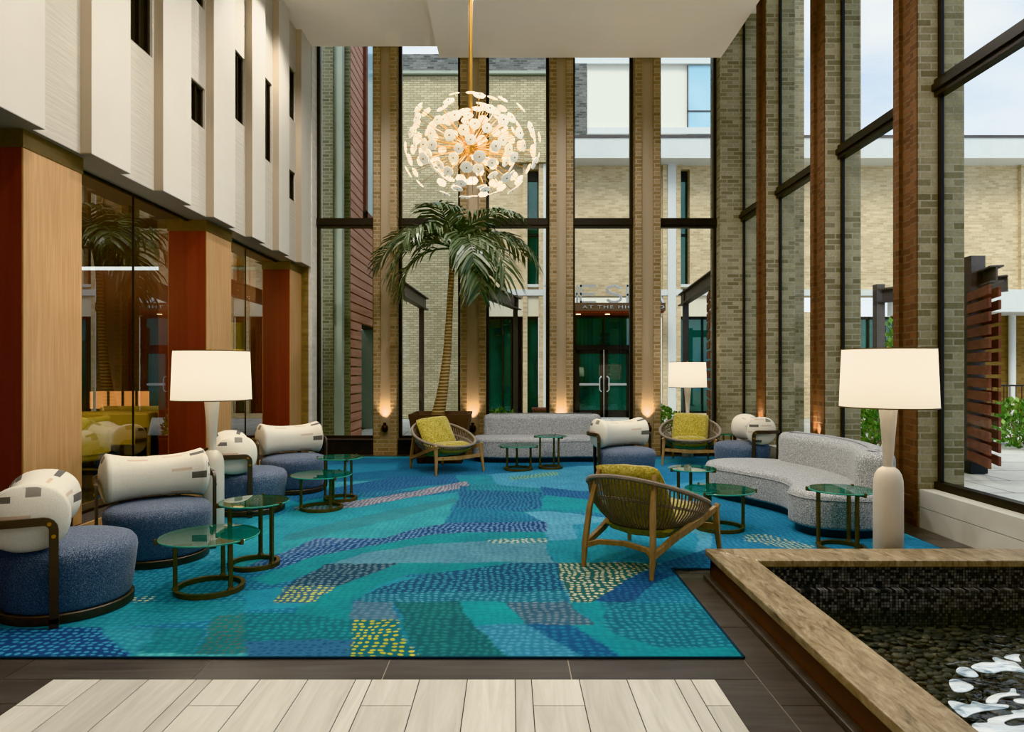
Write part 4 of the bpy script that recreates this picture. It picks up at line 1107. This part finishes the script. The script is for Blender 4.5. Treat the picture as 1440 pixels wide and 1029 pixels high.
# ---- seen through the lounge glass
def lounge():
    for (x0,y0,x1,y1), lab in (((-5.3,8.05,-4.25,8.9),'ochre boxy club sofa just behind the lounge glass, the nearer of two'),((-5.6,9.3,-4.3,10.3),'ochre boxy club sofa behind the lounge glass, the farther of two')):
        c = ((x0+x1)/2,(y0+y1)/2,.2); e = thing('club_sofa', lab, 'sofa', c, 0, 'ochre club sofas in the lounge'); off = c
        MB().box(x0,y0,.26,x1,y1,.60).build('seat', M['ochre_leather'], e, off=off, smooth=0, bevel=.03)
        MB().box(x0,y0,.26,x1,y0+.22,.95).build('backrest', M['ochre_leather'], e, off=off, smooth=0, bevel=.03)
        for xa in (x0, x1-.2): MB().box(xa,y0,.26,xa+.2,y1,.80).build('arm', M['ochre_leather'], e, off=off, smooth=0, bevel=.03)
        MB().box(x0+.05,y0+.05,.2,x1-.05,y1-.05,.26).build('plinth', M['black'], e, off=off, smooth=0)
    c = (-4.45,6.9,.2); e = thing('tub_chair', 'ochre tub chair with curved back and dark legs nearest behind the lounge glass', 'chair', c)
    arc = [(.36*math.cos(a), .36*math.sin(a)) for a in np.linspace(-2.6,.9,22)]
    ring = [(x,y) for x,y in arc] + [(x*.82,y*.82) for x,y in arc[::-1]]
    MB().soft(ring, .40, .78, .03, .02, 4).build('backrest', M['ochre_leather'], e, smooth=60)
    MB().lathe([(0,.34),(.30,.34),(.33,.37),(.33,.44),(.28,.47),(0,.475)]).build('seat', M['ochre_leather'], e, smooth=60)
    for a in (.7,2.3,3.9,5.5): MB().tube([(.24*math.cos(a),.24*math.sin(a),.35),(.30*math.cos(a),.30*math.sin(a),0)], [.018,.012], 8).build('leg', M['bronze_frame'], e)
    c = (-6.0,10.5,.2); e = thing('console_lamp', 'glowing amber screen lamp with dark upright bars on a dark console in the lounge', 'lamp', c)
    MB().box(-.40,-.10,.66,.40,.10,.92).build('lamp_body', M['amber'], e, smooth=0)
    for x in (-.32,-.11,.11,.32): MB().box(x-.015,-.125,.6,x+.015,-.10,.98).build('upright_bar', M['black'], e, smooth=0)
    c2 = thing('console_table', 'dark console table under the amber lamp in the lounge', 'table', c)
    MB().box(-.75,-.22,.54,.75,.22,.60).build('table_top', M['black'], c2, smooth=0)
    for x in (-.65,.65): MB().box(x-.04,-.18,0,x+.04,.18,.54).build('leg', M['black'], c2, smooth=0)
    c = (-4.55,11.2,.2); e = thing('lounge_lamp', 'gold drum floor lamp glowing beneath its shade behind the second lounge glass', 'floor lamp', c)
    MB().lathe([(.19,1.58),(.19,2.02)], seg=32).build('lamp_shade', M['ochre_leather'], e)
    MB().lathe([(0,1.60),(.18,1.60),(.18,1.61),(0,1.61)], seg=32).build('diffuser', M['lit_warm'], e)
    MB().lathe([(0,0),(.14,0),(.14,.02),(.012,.03),(.012,1.6),(0,1.6)], seg=20).build('stand', M['bronze'], e)
    for x, y, z, en in ((-5.3,6.5,2.5,60),(-4.7,10.9,2.9,36),(-6.6,6.2,3.0,16)):
        L = bpy.data.lights.new('lounge_fill', 'POINT'); L.energy = en; L.color = (1,.68,.38); L.shadow_soft_size = .1  # added fill points without fittings, to brighten the lounge
        o = bpy.data.objects.new('lounge_fill', L); COL.objects.link(o); o.location = (x,y,z)
lounge()
# ================================================================== OUTSIDE
YF = 20.6
def fx(px, Y=YF): return (px-CX)*Y/F
def fz(py, Y=YF): return H-(py-CY)*Y/F
struct(MB().box(-14,12.15,-.3,26,40,-.01).box(4.2,-6,-.3,26,12.15,-.01).box(-14,12.15,-.3,-3.6,40,-.01).build('paving', M['paving'], smooth=0))

def facade():
    b = (6,YF,0); e = thing('brick_building', 'two storey tan brick building with white roof band and glass entrance across the courtyard', 'building', b); off = b
    W = MB(); zt = 7.63; zl = 3.68
    seg = [(fx(640),fx(741)),(fx(758),fx(908)),(fx(925),fx(952)),(fx(970),24)]
    for a, c in seg: W.box(a,YF,zl,c,YF+.5,zt)
    for a, c in ((fx(741),fx(758)),(fx(908),fx(925)),(fx(952),fx(970))):
        W.box(a,YF,fz(238),c,YF+.5,zt); W.box(a,YF,zl,c,YF+.5,fz(404))
    W.build('wall', M['tan_brick'], e, off=off, smooth=0)
    q = MB()
    for a in (735,757.5,931,949.5): q.box(fx(a),YF-.12,0,fx(a+6.5),YF+.02,zt)
    q.box(fx(1432),YF-.12,zl,fx(1440),YF+.02,zt)
    q.build('brick_quoin', M['tan_brick'], e, off=off, smooth=0)
    p = MB()
    for a, c in ((763.5,771),(937.5,949)): p.box(fx(a),YF-.16,0,fx(c),YF+.02,zt)
    p.build('white_pilaster', M['fascia'], e, off=off, smooth=0)
    MB().box(fx(773),YF-.75,zt-.02,24,YF+.5,8.20).build('roof_band', M['fascia'], e, off=off, smooth=0)
    MB().box(fx(773),YF-.78,8.20,24,YF+.5,8.27).build('roof_edge', M['steel'], e, off=off, smooth=0)
    MB().box(fx(640),YF-.06,3.06,fx(806),YF+.4,zl).box(fx(886),YF-.06,3.06,fx(1100),YF+.4,zl).build('beige_panel', M['beige_panel'], e, off=off, smooth=0)
    MB().box(fx(640),YF-.14,zl,fx(806),YF+.02,3.86).box(fx(886),YF-.14,zl,24,YF+.02,3.86).build('stone_ledge', M['fascia'], e, off=off, smooth=0)
    # upper slot windows
    for a in (741,908,952):
        w = MB().box(fx(a),YF+.26,fz(404),fx(a+17),YF+.3,fz(238)).build('window', M['green_glass'], e, off=off, smooth=0)
        f = MB()
        for x in (a, a+15.2): f.box(fx(x),YF+.2,fz(404),fx(x+1.8),YF+.27,fz(250))
        f.box(fx(a),YF+.2,fz(330),fx(a+17),YF+.27,fz(327)); f.box(fx(a),YF+.2,fz(252),fx(a+17),YF+.27,fz(238))
        f.build('frame', M['bronze_frame'], w, off=off, smooth=0)
        MB().box(fx(a-1),YF-.1,fz(404),fx(a+18),YF+.25,fz(400)).build('sill', M['fascia'], w, off=off, smooth=0)
    # ground floor glazing
    for a, c, bars in ((640,735,(686,706,722)),(757.5,757.6,()),(718,757,(727,)),(953,1012,(966,988,1002)),(1205,1262,(1222,1245))):
        if c-a < 1: continue
        w = MB().box(fx(a),YF+.12,.16,fx(c),YF+.15,3.06).build('window', M['green_glass'], e, off=off, smooth=0)
        f = MB()
        for x in (a, *bars, c-2): f.box(fx(x),YF+.05,.1,fx(x+2),YF+.13,3.06)
        f.box(fx(a),YF+.05,.1,fx(c),YF+.13,.2).box(fx(a),YF+.05,2.98,fx(c),YF+.13,3.06)
        f.build('frame', M['bronze_frame'], w, off=off, smooth=0)
    MB().box(fx(640),YF-.1,0,fx(806),YF+.4,.14).box(fx(886),YF-.1,0,fx(1205),YF+.4,.14).box(fx(1012),YF+.05,.14,fx(1205),YF+.4,3.2).box(fx(1262),YF+.05,0,fx(1330),YF+.4,3.2).build('lower_wall', M['tan_brick'], e, off=off, smooth=0)
    # entrance
    xa, xb = fx(806), fx(890); xm = (fx(809)+fx(890))/2
    MB().box(xa,YF+.10,2.12,xb,YF+.13,3.1).build('transom_window', M['green_glass'], e, off=off, smooth=0)
    f = MB().box(xa,YF,0,xa+.08,YF+.15,3.15).box(xb-.08,YF,0,xb,YF+.15,3.15).box(xa,YF,2.06,xb,YF+.15,2.2).box(xa,YF,3.02,xb,YF+.15,3.15).box(xm-.03,YF+.03,2.2,xm+.03,YF+.12,3.02)
    f.build('entrance_frame', M['bronze_frame'], e, off=off, smooth=0)
    for s, x0, x1 in ((-1,xa+.08,xm-.01),(1,xm+.01,xb-.08)):
        d = MB().box(x0,YF+.03,.02,x0+.11,YF+.09,2.06).box(x1-.11,YF+.03,.02,x1,YF+.09,2.06).box(x0,YF+.03,.02,x1,YF+.09,.24).box(x0,YF+.03,1.94,x1,YF+.09,2.06).build('door', M['bronze_frame'], e, off=off, smooth=0)
        MB().box(x0+.11,YF+.05,.24,x1-.11,YF+.07,1.94).build('pane', M['green_glass'], d, off=off, smooth=0)
        MB().box(x0+.11,YF-.0,.98,x1-.11,YF+.03,1.05).build('push_bar', M['sign_metal'], d, off=off, smooth=0)
        hx = xm + s*.09
        MB().tube([(hx,YF+.03,1.25),(hx,YF-.05,1.25),(hx+s*.05,YF-.05,1.2),(hx+s*.05,YF-.05,.85),(hx,YF-.05,.8),(hx,YF+.03,.8)], .018, 8).build('handle', M['sign_metal'], d, off=off)
    YC = 19.6
    k = MB().box(fx(770,YC),YC,fz(437,YC),fx(936,YC),YF,fz(425.5,YC)).build('canopy', M['canopy_wood'], e, off=off, smooth=0)
    MB().box(fx(772,YC),YC+.02,fz(437,YC)-.05,fx(934,YC),YF,fz(437,YC)).build('canopy_soffit', M['mahogany'], k, off=off, smooth=0)
    for x in (811,851,892): MB().lathe([(0,0),(.07,0),(.07,.015),(0,.015)], fx(x), YC+.5, fz(437,YC)-.066, 16).build('downlight', M['lit_warm'], k, off=off)
    # balcony slab and brown wall at the right
    MB().box(fx(1258),YF-1.2,3.1,24,YF+.4,3.72).build('balcony_slab', M['fascia'], e, off=off, smooth=0)
    MB().box(fx(1330),YF+.2,0,24,YF+.6,3.1).build('recessed_wall', M['brown_brick'], e, off=off, smooth=0)
    MB().tube([(fx(1425),YF+.05,0),(fx(1425),YF+.05,3.1)], .10, 14).build('drain_pipe', M['fascia'], e, off=off)
    # sign on the canopy
    zc = fz(425.5,YC); s0 = (fx(850,YC),YC+.1,zc)
    s = thing('entrance_sign', 'steel letters standing on the entrance canopy of the tan brick building', 'sign', s0); z0 = 0; hh = .52; st = .07
    def L(name, x, segs):
        m = MB(); cx = fx(x,YC)-s0[0]
        for a in segs:
            for p, q in zip(a, a[1:]):
                m.bar((cx+p[0],0,p[1]*hh), (cx+q[0],0,q[1]*hh), .06, st, up=(0,1,0))
        l = m.build('letter', M['sign_metal'], s, smooth=0)
        k = MB()
        for a in segs:
            for p, q in zip(a, a[1:]): k.bar((cx+p[0],.05,p[1]*hh), (cx+q[0],.05,q[1]*hh), .03, st*1.55, up=(0,1,0))
        k.build('letter_back', M['black'], l, smooth=0)
    w = .46
    L('T', 766, [[(0,.95),(w,.95)],[(w/2,0),(w/2,.95)]])
    L('H', 793, [[(0,0),(0,1)],[(w*.85,0),(w*.85,1)],[(0,.5),(w*.85,.5)]])
    L('E', 816, [[(.02,0),(.02,1)],[(0,.05),(w,.05)],[(0,.5),(w*.95,.5)],[(0,.95),(w,.95)]])
    arc = lambda cx, cy, rx, ry, a0, a1: [(cx+rx*math.cos(math.radians(a)), cy+ry*math.sin(math.radians(a))) for a in np.linspace(a0,a1,9)]
    L('S', 853, [arc(w*.5,.725,w*.46,.225,20,270)+arc(w*.5,.275,w*.46,.225,90,-160)])
    L('P', 882, [[(.02,0),(.02,1)],[(0,.95),(w*.6,.95)]+arc(w*.6,.7,w*.35,.25,90,-90)+[(0,.45)]])
    L('A', 911, [[(0,0),(w*.5,1),(w,0)],[(w*.2,.35),(w*.8,.35)]])
    cu = bpy.data.curves.new('sign_text', 'FONT'); cu.body = 'AT THE HIGHLAND'; cu.size = .225; cu.extrude = .008; cu.space_character = 1.28
    to = bpy.data.objects.new('sign_text', cu); COL.objects.link(to); bpy.context.view_layer.update()
    me = bpy.data.meshes.new_from_object(to.evaluated_get(bpy.context.evaluated_depsgraph_get()))
    bpy.data.objects.remove(to); me.materials.clear(); me.materials.append(M['sign_metal'])
    wd = max(v.co.x for v in me.vertices); tw = fx(934,YC)-fx(819,YC)
    for v in me.vertices: v.co = (v.co.x*tw/wd, -v.co.z*1.0, v.co.y*.55)
    me.flip_normals() if hasattr(me,'flip_normals') else None
    lo = bpy.data.objects.new('lettering', me); COL.objects.link(lo); lo.parent = s; lo.location = (fx(819,YC)-s0[0], -.112, fz(433.5,YC)-zc)
    lo['label'] = 'small pale lettering along the canopy front'
facade()

def tower():
    b = (fx(690),YF-.2,0); e = thing('grey_brick_tower', 'tall grey brick block rising above the tan building at the left of the courtyard', 'building', b); off = b
    W = MB(); Y = YF-.25; x0, x1 = fx(540), fx(772)
    W.box(x0,Y,fz(231),x1,Y+3.5,fz(112)); W.box(x0,Y,0,fx(639),Y+.2,fz(231)); W.box(fx(639),Y,0,fx(652),Y+.14,fz(231))
    W.box(x1,Y+.85,fz(205),fx(829),Y+3.5,fz(82))
    W.build('wall', M['grey_brick'], e, off=off, smooth=0)
    MB().box(x0,Y-.08,fz(108),x1,Y+3.5,fz(83)).box(fx(808),Y+.78,fz(205),fx(828),Y+.85,fz(78)).build('stained_parapet', M['stain_brick'], e, off=off, smooth=0)
    MB().box(x0,Y-.14,fz(111),x1,Y+.1,fz(107)).build('string_course', M['concrete'], e, off=off, smooth=0)
tower()
def far():
    Y = 32; b = (fx(910,Y),Y,0); e = thing('office_block', 'pale office block with white bands and blue windows beyond the tan building roof', 'building', b); off = b
    x0, x1 = fx(770,Y), fx(1018,Y)
    MB().box(x0,Y,0,x1,Y+6,fz(80,Y)).build('wall', M['offwhite'], e, off=off, smooth=0)
    MB().box(x0,Y-.2,fz(92,Y),x1,Y,fz(84,Y)).box(x0,Y-.2,fz(190,Y),x1,Y,fz(181,Y)).build('white_band', M['fascia'], e, off=off, smooth=0)
    for z0, z1 in ((180,93),(208,191)):
        w = MB().box(fx(967,Y),Y-.08,fz(z0,Y),fx(1006,Y),Y,fz(z1,Y)).build('window', M['blue_glass'], e, off=off, smooth=0)
        MB().box(fx(966,Y),Y-.12,fz(z0,Y),fx(967,Y),Y,fz(z1,Y)).box(fx(966,Y),Y-.12,fz(158,Y) if z0 == 180 else fz(200,Y),fx(1006,Y),Y,fz(156.5,Y) if z0 == 180 else fz(199,Y)).build('frame', M['steel'], w, off=off, smooth=0)
far()
def left_wing():
    # wall with horizontal red boards along the courtyard's left side
    X = -3.16; b = (X-.4,15.5,0); e = thing('slatted_wing', 'building wing clad in red horizontal boards at the left of the courtyard', 'building', b); off = b
    y0, y1, ztop = 13.55, 17.9, 9.5
    S = MB(); h = .185; g = .028; z = .05
    ya = 14.55
    while z < ztop:
        S.box(X-.08,y0,z,X,(ya if z < 2.45 else y1),z+h-g); z += h
    S.build('boards', M['rust_pink'], e, off=off, smooth=0)
    MB().box(X-.5,y0,0,X-.09,ya,ztop).box(X-.5,ya,2.45,X-.09,y1,ztop).build('wall', M['black'], e, off=off, smooth=0)
    MB().box(X-.62,y0-.02,0,X-.0,y0+.0,ztop).build('dark_corner', M['dark_brick'], e, off=off, smooth=0)
    MB().box(X-1.2,ya,0,X-.75,y1,2.45).box(X-.75,y1-.9,0,X-.02,y1,2.45).build('recess_wall', M['concrete'], e, off=off, smooth=0)
    w = MB().box(X-.01,14.9,4.9,X+.02,y1-.2,9.0).build('window', M['blue_glass'], e, off=off, smooth=0)
    MB().box(X-.01,14.7,4.7,X+.06,14.9,9.2).box(X-.01,14.7,4.7,X+.06,y1,4.9).build('frame', M['rust'], w, off=off, smooth=0)
    b2 = (-3.9,13.2,0); e2 = thing('brick_return', 'dark brick return wall with a grey concrete strip at the left edge of the courtyard', 'wall', b2); off = b2
    MB().box(-6,13.2,0,fx(468,13.2),13.5,9.5).build('wall', M['dark_brick'], e2, off=off, smooth=0)
    MB().box(fx(468,13.2),13.3,0,fx(479,13.2),13.5,9.5).build('concrete_strip', M['concrete'], e2, off=off, smooth=0)
    b3 = (-3.5,12.2,0); e3 = thing('pale_brick_fin', 'narrow pale brick fin just outside the leftmost window', 'wall', b3)
    MB().box(-3.6,12.16,0,-3.46,12.3,9.5).build('wall', M['pale_brick'], e3, off=b3, smooth=0)
left_wing()

def ibeam(m, p0, p1, h=.26, w=.16, t=.025):
    p0, p1 = Vector(p0), Vector(p1); z = Vector((0,0,1))
    m.bar(p0-z*(h/2), p1-z*(h/2), w, t); m.bar(p0+z*(h/2), p1+z*(h/2), w, t); m.bar(p0, p1, t, h)
def pergola(label, post, beam, hp, w=.13):
    b = (post[0],post[1],0); e = thing('pergola_frame', label, 'pergola', b, 0, 'steel pergola frames in the courtyard'); off = b
    MB().box(post[0]-w/2,post[1]-w/2,0,post[0]+w/2,post[1]+w/2,hp).build('post', M['steel'], e, off=off, smooth=0)
    m = MB(); ibeam(m, *beam); m.build('beam', M['steel'], e, off=off, smooth=0)
    MB().box(post[0]-w*.9,post[1]-w*.9,0,post[0]+w*.9,post[1]+w*.9,.03).build('base_plate', M['steel'], e, off=off, smooth=0)
pergola('grey steel pergola post and beam seen left of the palm trunk', (-2.07,16.0), ((-2.12,12.7,3.02),(-2.02,16.35,3.02)), 3.2, .11)
pergola('grey steel pergola post and beam partly behind the palm fronds', (.13,16.0), ((-.62,12.9,3.02),(.20,16.35,3.02)), 3.2, .11)
pergola('grey steel pergola post and sloping beam above the far floor lamp', (4.12,16.0), ((3.92,12.75,3.24),(4.12,16.4,3.12)), 3.35, .12)
pergola('grey steel pergola seen between two right-hand piers above the floor lamp', (7.35,13.6), ((7.3,13.6,2.92),(8.9,12.2,3.0)), 3.15, .16)
def screen(label, A, B, back, zlo, n, post, pw, hp, gap=.162, bh=.112, spot=False):
    b = (post[0],post[1],0); e = thing('slat_screen', label, 'screen', b, 0, 'red board screens in the courtyard'); off = b
    for k in range(n):
        z = zlo + k*gap
        m = MB().bar((A[0],A[1],z+bh/2),(B[0],B[1],z+bh/2),.03,bh); m.build('board', M['rust'], e, off=off, smooth=0)
        if back:
            m = MB().bar((A[0]+back[0],A[1]+back[1],z+bh/2),(B[0]+back[0],B[1]+back[1],z+bh/2),.03,bh); m.build('board', M['rust'], e, off=off, smooth=0)
    MB().box(post[0]-pw/2,post[1]-pw/2,.05,post[0]+pw/2,post[1]+pw/2,hp).build('post', M['steel'], e, off=off, smooth=0)
    MB().box(post[0]-pw*.6,post[1]-pw*.6,0,post[0]+pw*.6,post[1]+pw*.6,.16).build('foot', M['black'], e, off=off, smooth=0)
    return e
sx = screen('rust red horizontal board screen on a steel post outside the near right window', (6.05,8.60),(6.86,10.6), (.31,.26), .20, 14, (6.56,9.66), .20, 3.05, .17, .12)
g = MB(); ibeam(g, (6.42,9.0,2.72),(7.25,11.2,2.72), .2, .16, .022); ibeam(g, (6.02,9.0,2.66),(6.02+.9,8.9,2.66), .2, .12, .02) if False else None
g.build('beam', M['steel'], sx, off=(6.56,9.66,0), smooth=0)
screen('rust red board screen beside the pergola beyond the far right window of the end wall', (3.78,12.9),(4.02,13.9), None, .15, 15, (4.0,13.3), .1, 3.6, .19, .145)

def bush(label, c, r, n, seed, group=None, lf=.05):
    e = thing('shrub', label, 'shrub', c, 0, group); rnd = random.Random(seed); m = MB()
    for i in range(n):
        while True:
            p = Vector((rnd.uniform(-1,1), rnd.uniform(-1,1), rnd.uniform(0,1)))
            if .35 < p.length < 1: break
        q = Vector((p.x*r[0], p.y*r[1], p.z*r[2]+.03))
        d = (p + Vector((rnd.uniform(-.7,.7), rnd.uniform(-.7,.7), rnd.uniform(-.2,.9)))).normalized(); s = d.cross(Vector((rnd.uniform(-1,1),rnd.uniform(-1,1),.3))).normalized()
        L = lf*rnd.uniform(.7,1.4)
        m.add([q, q+d*L*.5+s*L*.32, q+d*L, q+d*L*.5-s*L*.32], [(0,1,2,3)])
    m.build('foliage', M['shrub'], e, smooth=0)
    w = MB()
    for k in range(5):
        a = k*1.25; w.tube([(0,0,-.01),(r[0]*.4*math.cos(a),r[1]*.4*math.sin(a),r[2]*.6)], [.02,.008], 6)
    w.build('stem', M['trunk'], e)
bush('leafy green shrub behind the low end of the red board screen at far right', (9.6,12.9,0), (.75,.7,.85), 1500, 1, lf=.10)
bush('rounded green shrub at the far right frame edge below the railing', (11.3,12.4,0), (.7,.7,.85), 1300, 2, lf=.10)
bush('low green shrub outside the window right of the palm planter', (-.25,15.2,0), (.55,.4,.55), 700, 3, lf=.08)
bush('low green shrub outside behind the far yellow chair', (3.35,15.0,0), (.5,.4,.62), 700, 4, lf=.08)
bush('low green shrub outside at the foot of the far red board screen', (4.6,14.8,0), (.4,.4,.55), 600, 5, lf=.08)
bush('tall leafy shrub beyond the right windows under the pergola beam', (9.0,15.5,0), (.8,.7,2.7), 1500, 6, lf=.14)
bush('green shrub outside between the two right piers behind the curved sofa', (6.4,11.9,0), (.55,.6,1.0), 1000, 7, lf=.09)
# planter box by the entrance
e = thing('timber_planter', 'low brown timber planter box by the tan building left of the entrance', 'planter', (.95,17.6,0))
MB().box(-.35,-.3,0,.35,.3,.42).build('box', M['canopy_wood'], e, smooth=0, bevel=.02); MB().box(-.38,-.33,.42,.38,.33,.47).build('rim', M['rust'], e, smooth=0)
# railing
e = thing('railing', 'black metal railing with upright bars in front of the brown brick wall at far right', 'railing', (13.5,17.5,0))
MB().tube([(-1.6,0,1.05),(3.0,0,1.05)], .022, 8).tube([(-1.6,0,.25),(3.0,0,.25)], .018, 8).build('rail', M['black'], e)
for k in range(31): MB().tube([(-1.6+k*.153,0,.25),(-1.6+k*.153,0,1.05)], .011, 6).build('bar', M['black'], e)
for x in (-1.6,.7,3.0): MB().box(x-.025,-.025,0,x+.025,.025,1.08).build('post', M['black'], e, smooth=0)

# ================================================================== LIGHT AND CAMERA
def area(name, loc, target, sx_, sy_, en, col):
    L = bpy.data.lights.new(name, 'AREA'); L.shape = 'RECTANGLE'; L.size = sx_; L.size_y = sy_; L.energy = en; L.color = col
    o = bpy.data.objects.new(name, L); COL.objects.link(o); o.location = loc
    o.rotation_euler = (Vector(target)-Vector(loc)).to_track_quat('-Z','Y').to_euler(); return o
def spot(name, loc, target, en, col, size, rad):
    L = bpy.data.lights.new(name, 'SPOT'); L.energy = en; L.color = col; L.spot_size = math.radians(size); L.spot_blend = .6; L.shadow_soft_size = rad
    o = bpy.data.objects.new(name, L); COL.objects.link(o); o.location = loc
    o.rotation_euler = (Vector(target)-Vector(loc)).to_track_quat('-Z','Y').to_euler(); return o
for x, y in ((-2.6,9.2),(1.10,9.2),(-.95,6.6),(1.3,6.6),(-1.08,3.8),(1.51,3.8)):
    spot('ceiling_fill', (x,y,6.64), (x*.9,y,0), 290, (1,.95,.89), 150, .07)  # added fill spots under the ceiling, out of view, no fittings
for x in (-1.6,1.6): spot('bounce_fill', (x,-2.0,2.6), (x,1.5,6.8), 560, (1,.94,.86), 100, .3)  # added fill behind the camera, bounced off the ceiling

w = bpy.data.worlds.new('sky'); sc.world = w; w.use_nodes = True; nt = w.node_tree; nt.nodes.clear()
out = nt.nodes.new('ShaderNodeOutputWorld'); bg = nt.nodes.new('ShaderNodeBackground'); tc = nt.nodes.new('ShaderNodeTexCoord')
mp = nt.nodes.new('ShaderNodeMapping'); mp.inputs['Scale'].default_value = (1,1,2.2); nt.links.new(tc.outputs['Generated'], mp.inputs[0])
ns = nt.nodes.new('ShaderNodeTexNoise'); ns.inputs['Scale'].default_value = 3.2; ns.inputs['Detail'].default_value = 6; nt.links.new(mp.outputs[0], ns.inputs[0])
rp = nt.nodes.new('ShaderNodeValToRGB'); rp.color_ramp.elements[0].position = .42; rp.color_ramp.elements[0].color = rgb(196,215,240); rp.color_ramp.elements[1].position = .66; rp.color_ramp.elements[1].color = rgb(246,248,252)
nt.links.new(ns.outputs[0], rp.inputs[0]); nt.links.new(rp.outputs[0], bg.inputs[0]); bg.inputs[1].default_value = 1.35
nt.links.new(bg.outputs[0], out.inputs[0])
S = bpy.data.lights.new('hazy_sun', 'SUN'); S.energy = 2.2; S.angle = math.radians(25); S.color = (1,.95,.86)
so = bpy.data.objects.new('hazy_sun', S); COL.objects.link(so); so.rotation_euler = Vector((.25,.62,-.8)).to_track_quat('-Z','Y').to_euler(); so.location = (0,-10,20)

cd = bpy.data.cameras.new('camera'); cam = bpy.data.objects.new('camera', cd); COL.objects.link(cam)
cam.location = (0,0,H); cam.rotation_euler = (PI/2,0,0); cd.sensor_width = 36; cd.lens = 36*F/1440; cd.sensor_fit = 'HORIZONTAL'
cd.shift_x = (720-CX)/1440; cd.shift_y = -(514.5-CY)/1440; cd.clip_end = 300
sc.camera = cam
sc.view_settings.view_transform = 'Khronos PBR Neutral'
sc.view_settings.look = 'None'
sc.view_settings.exposure = 0.04
sc.view_settings.gamma = 1.07
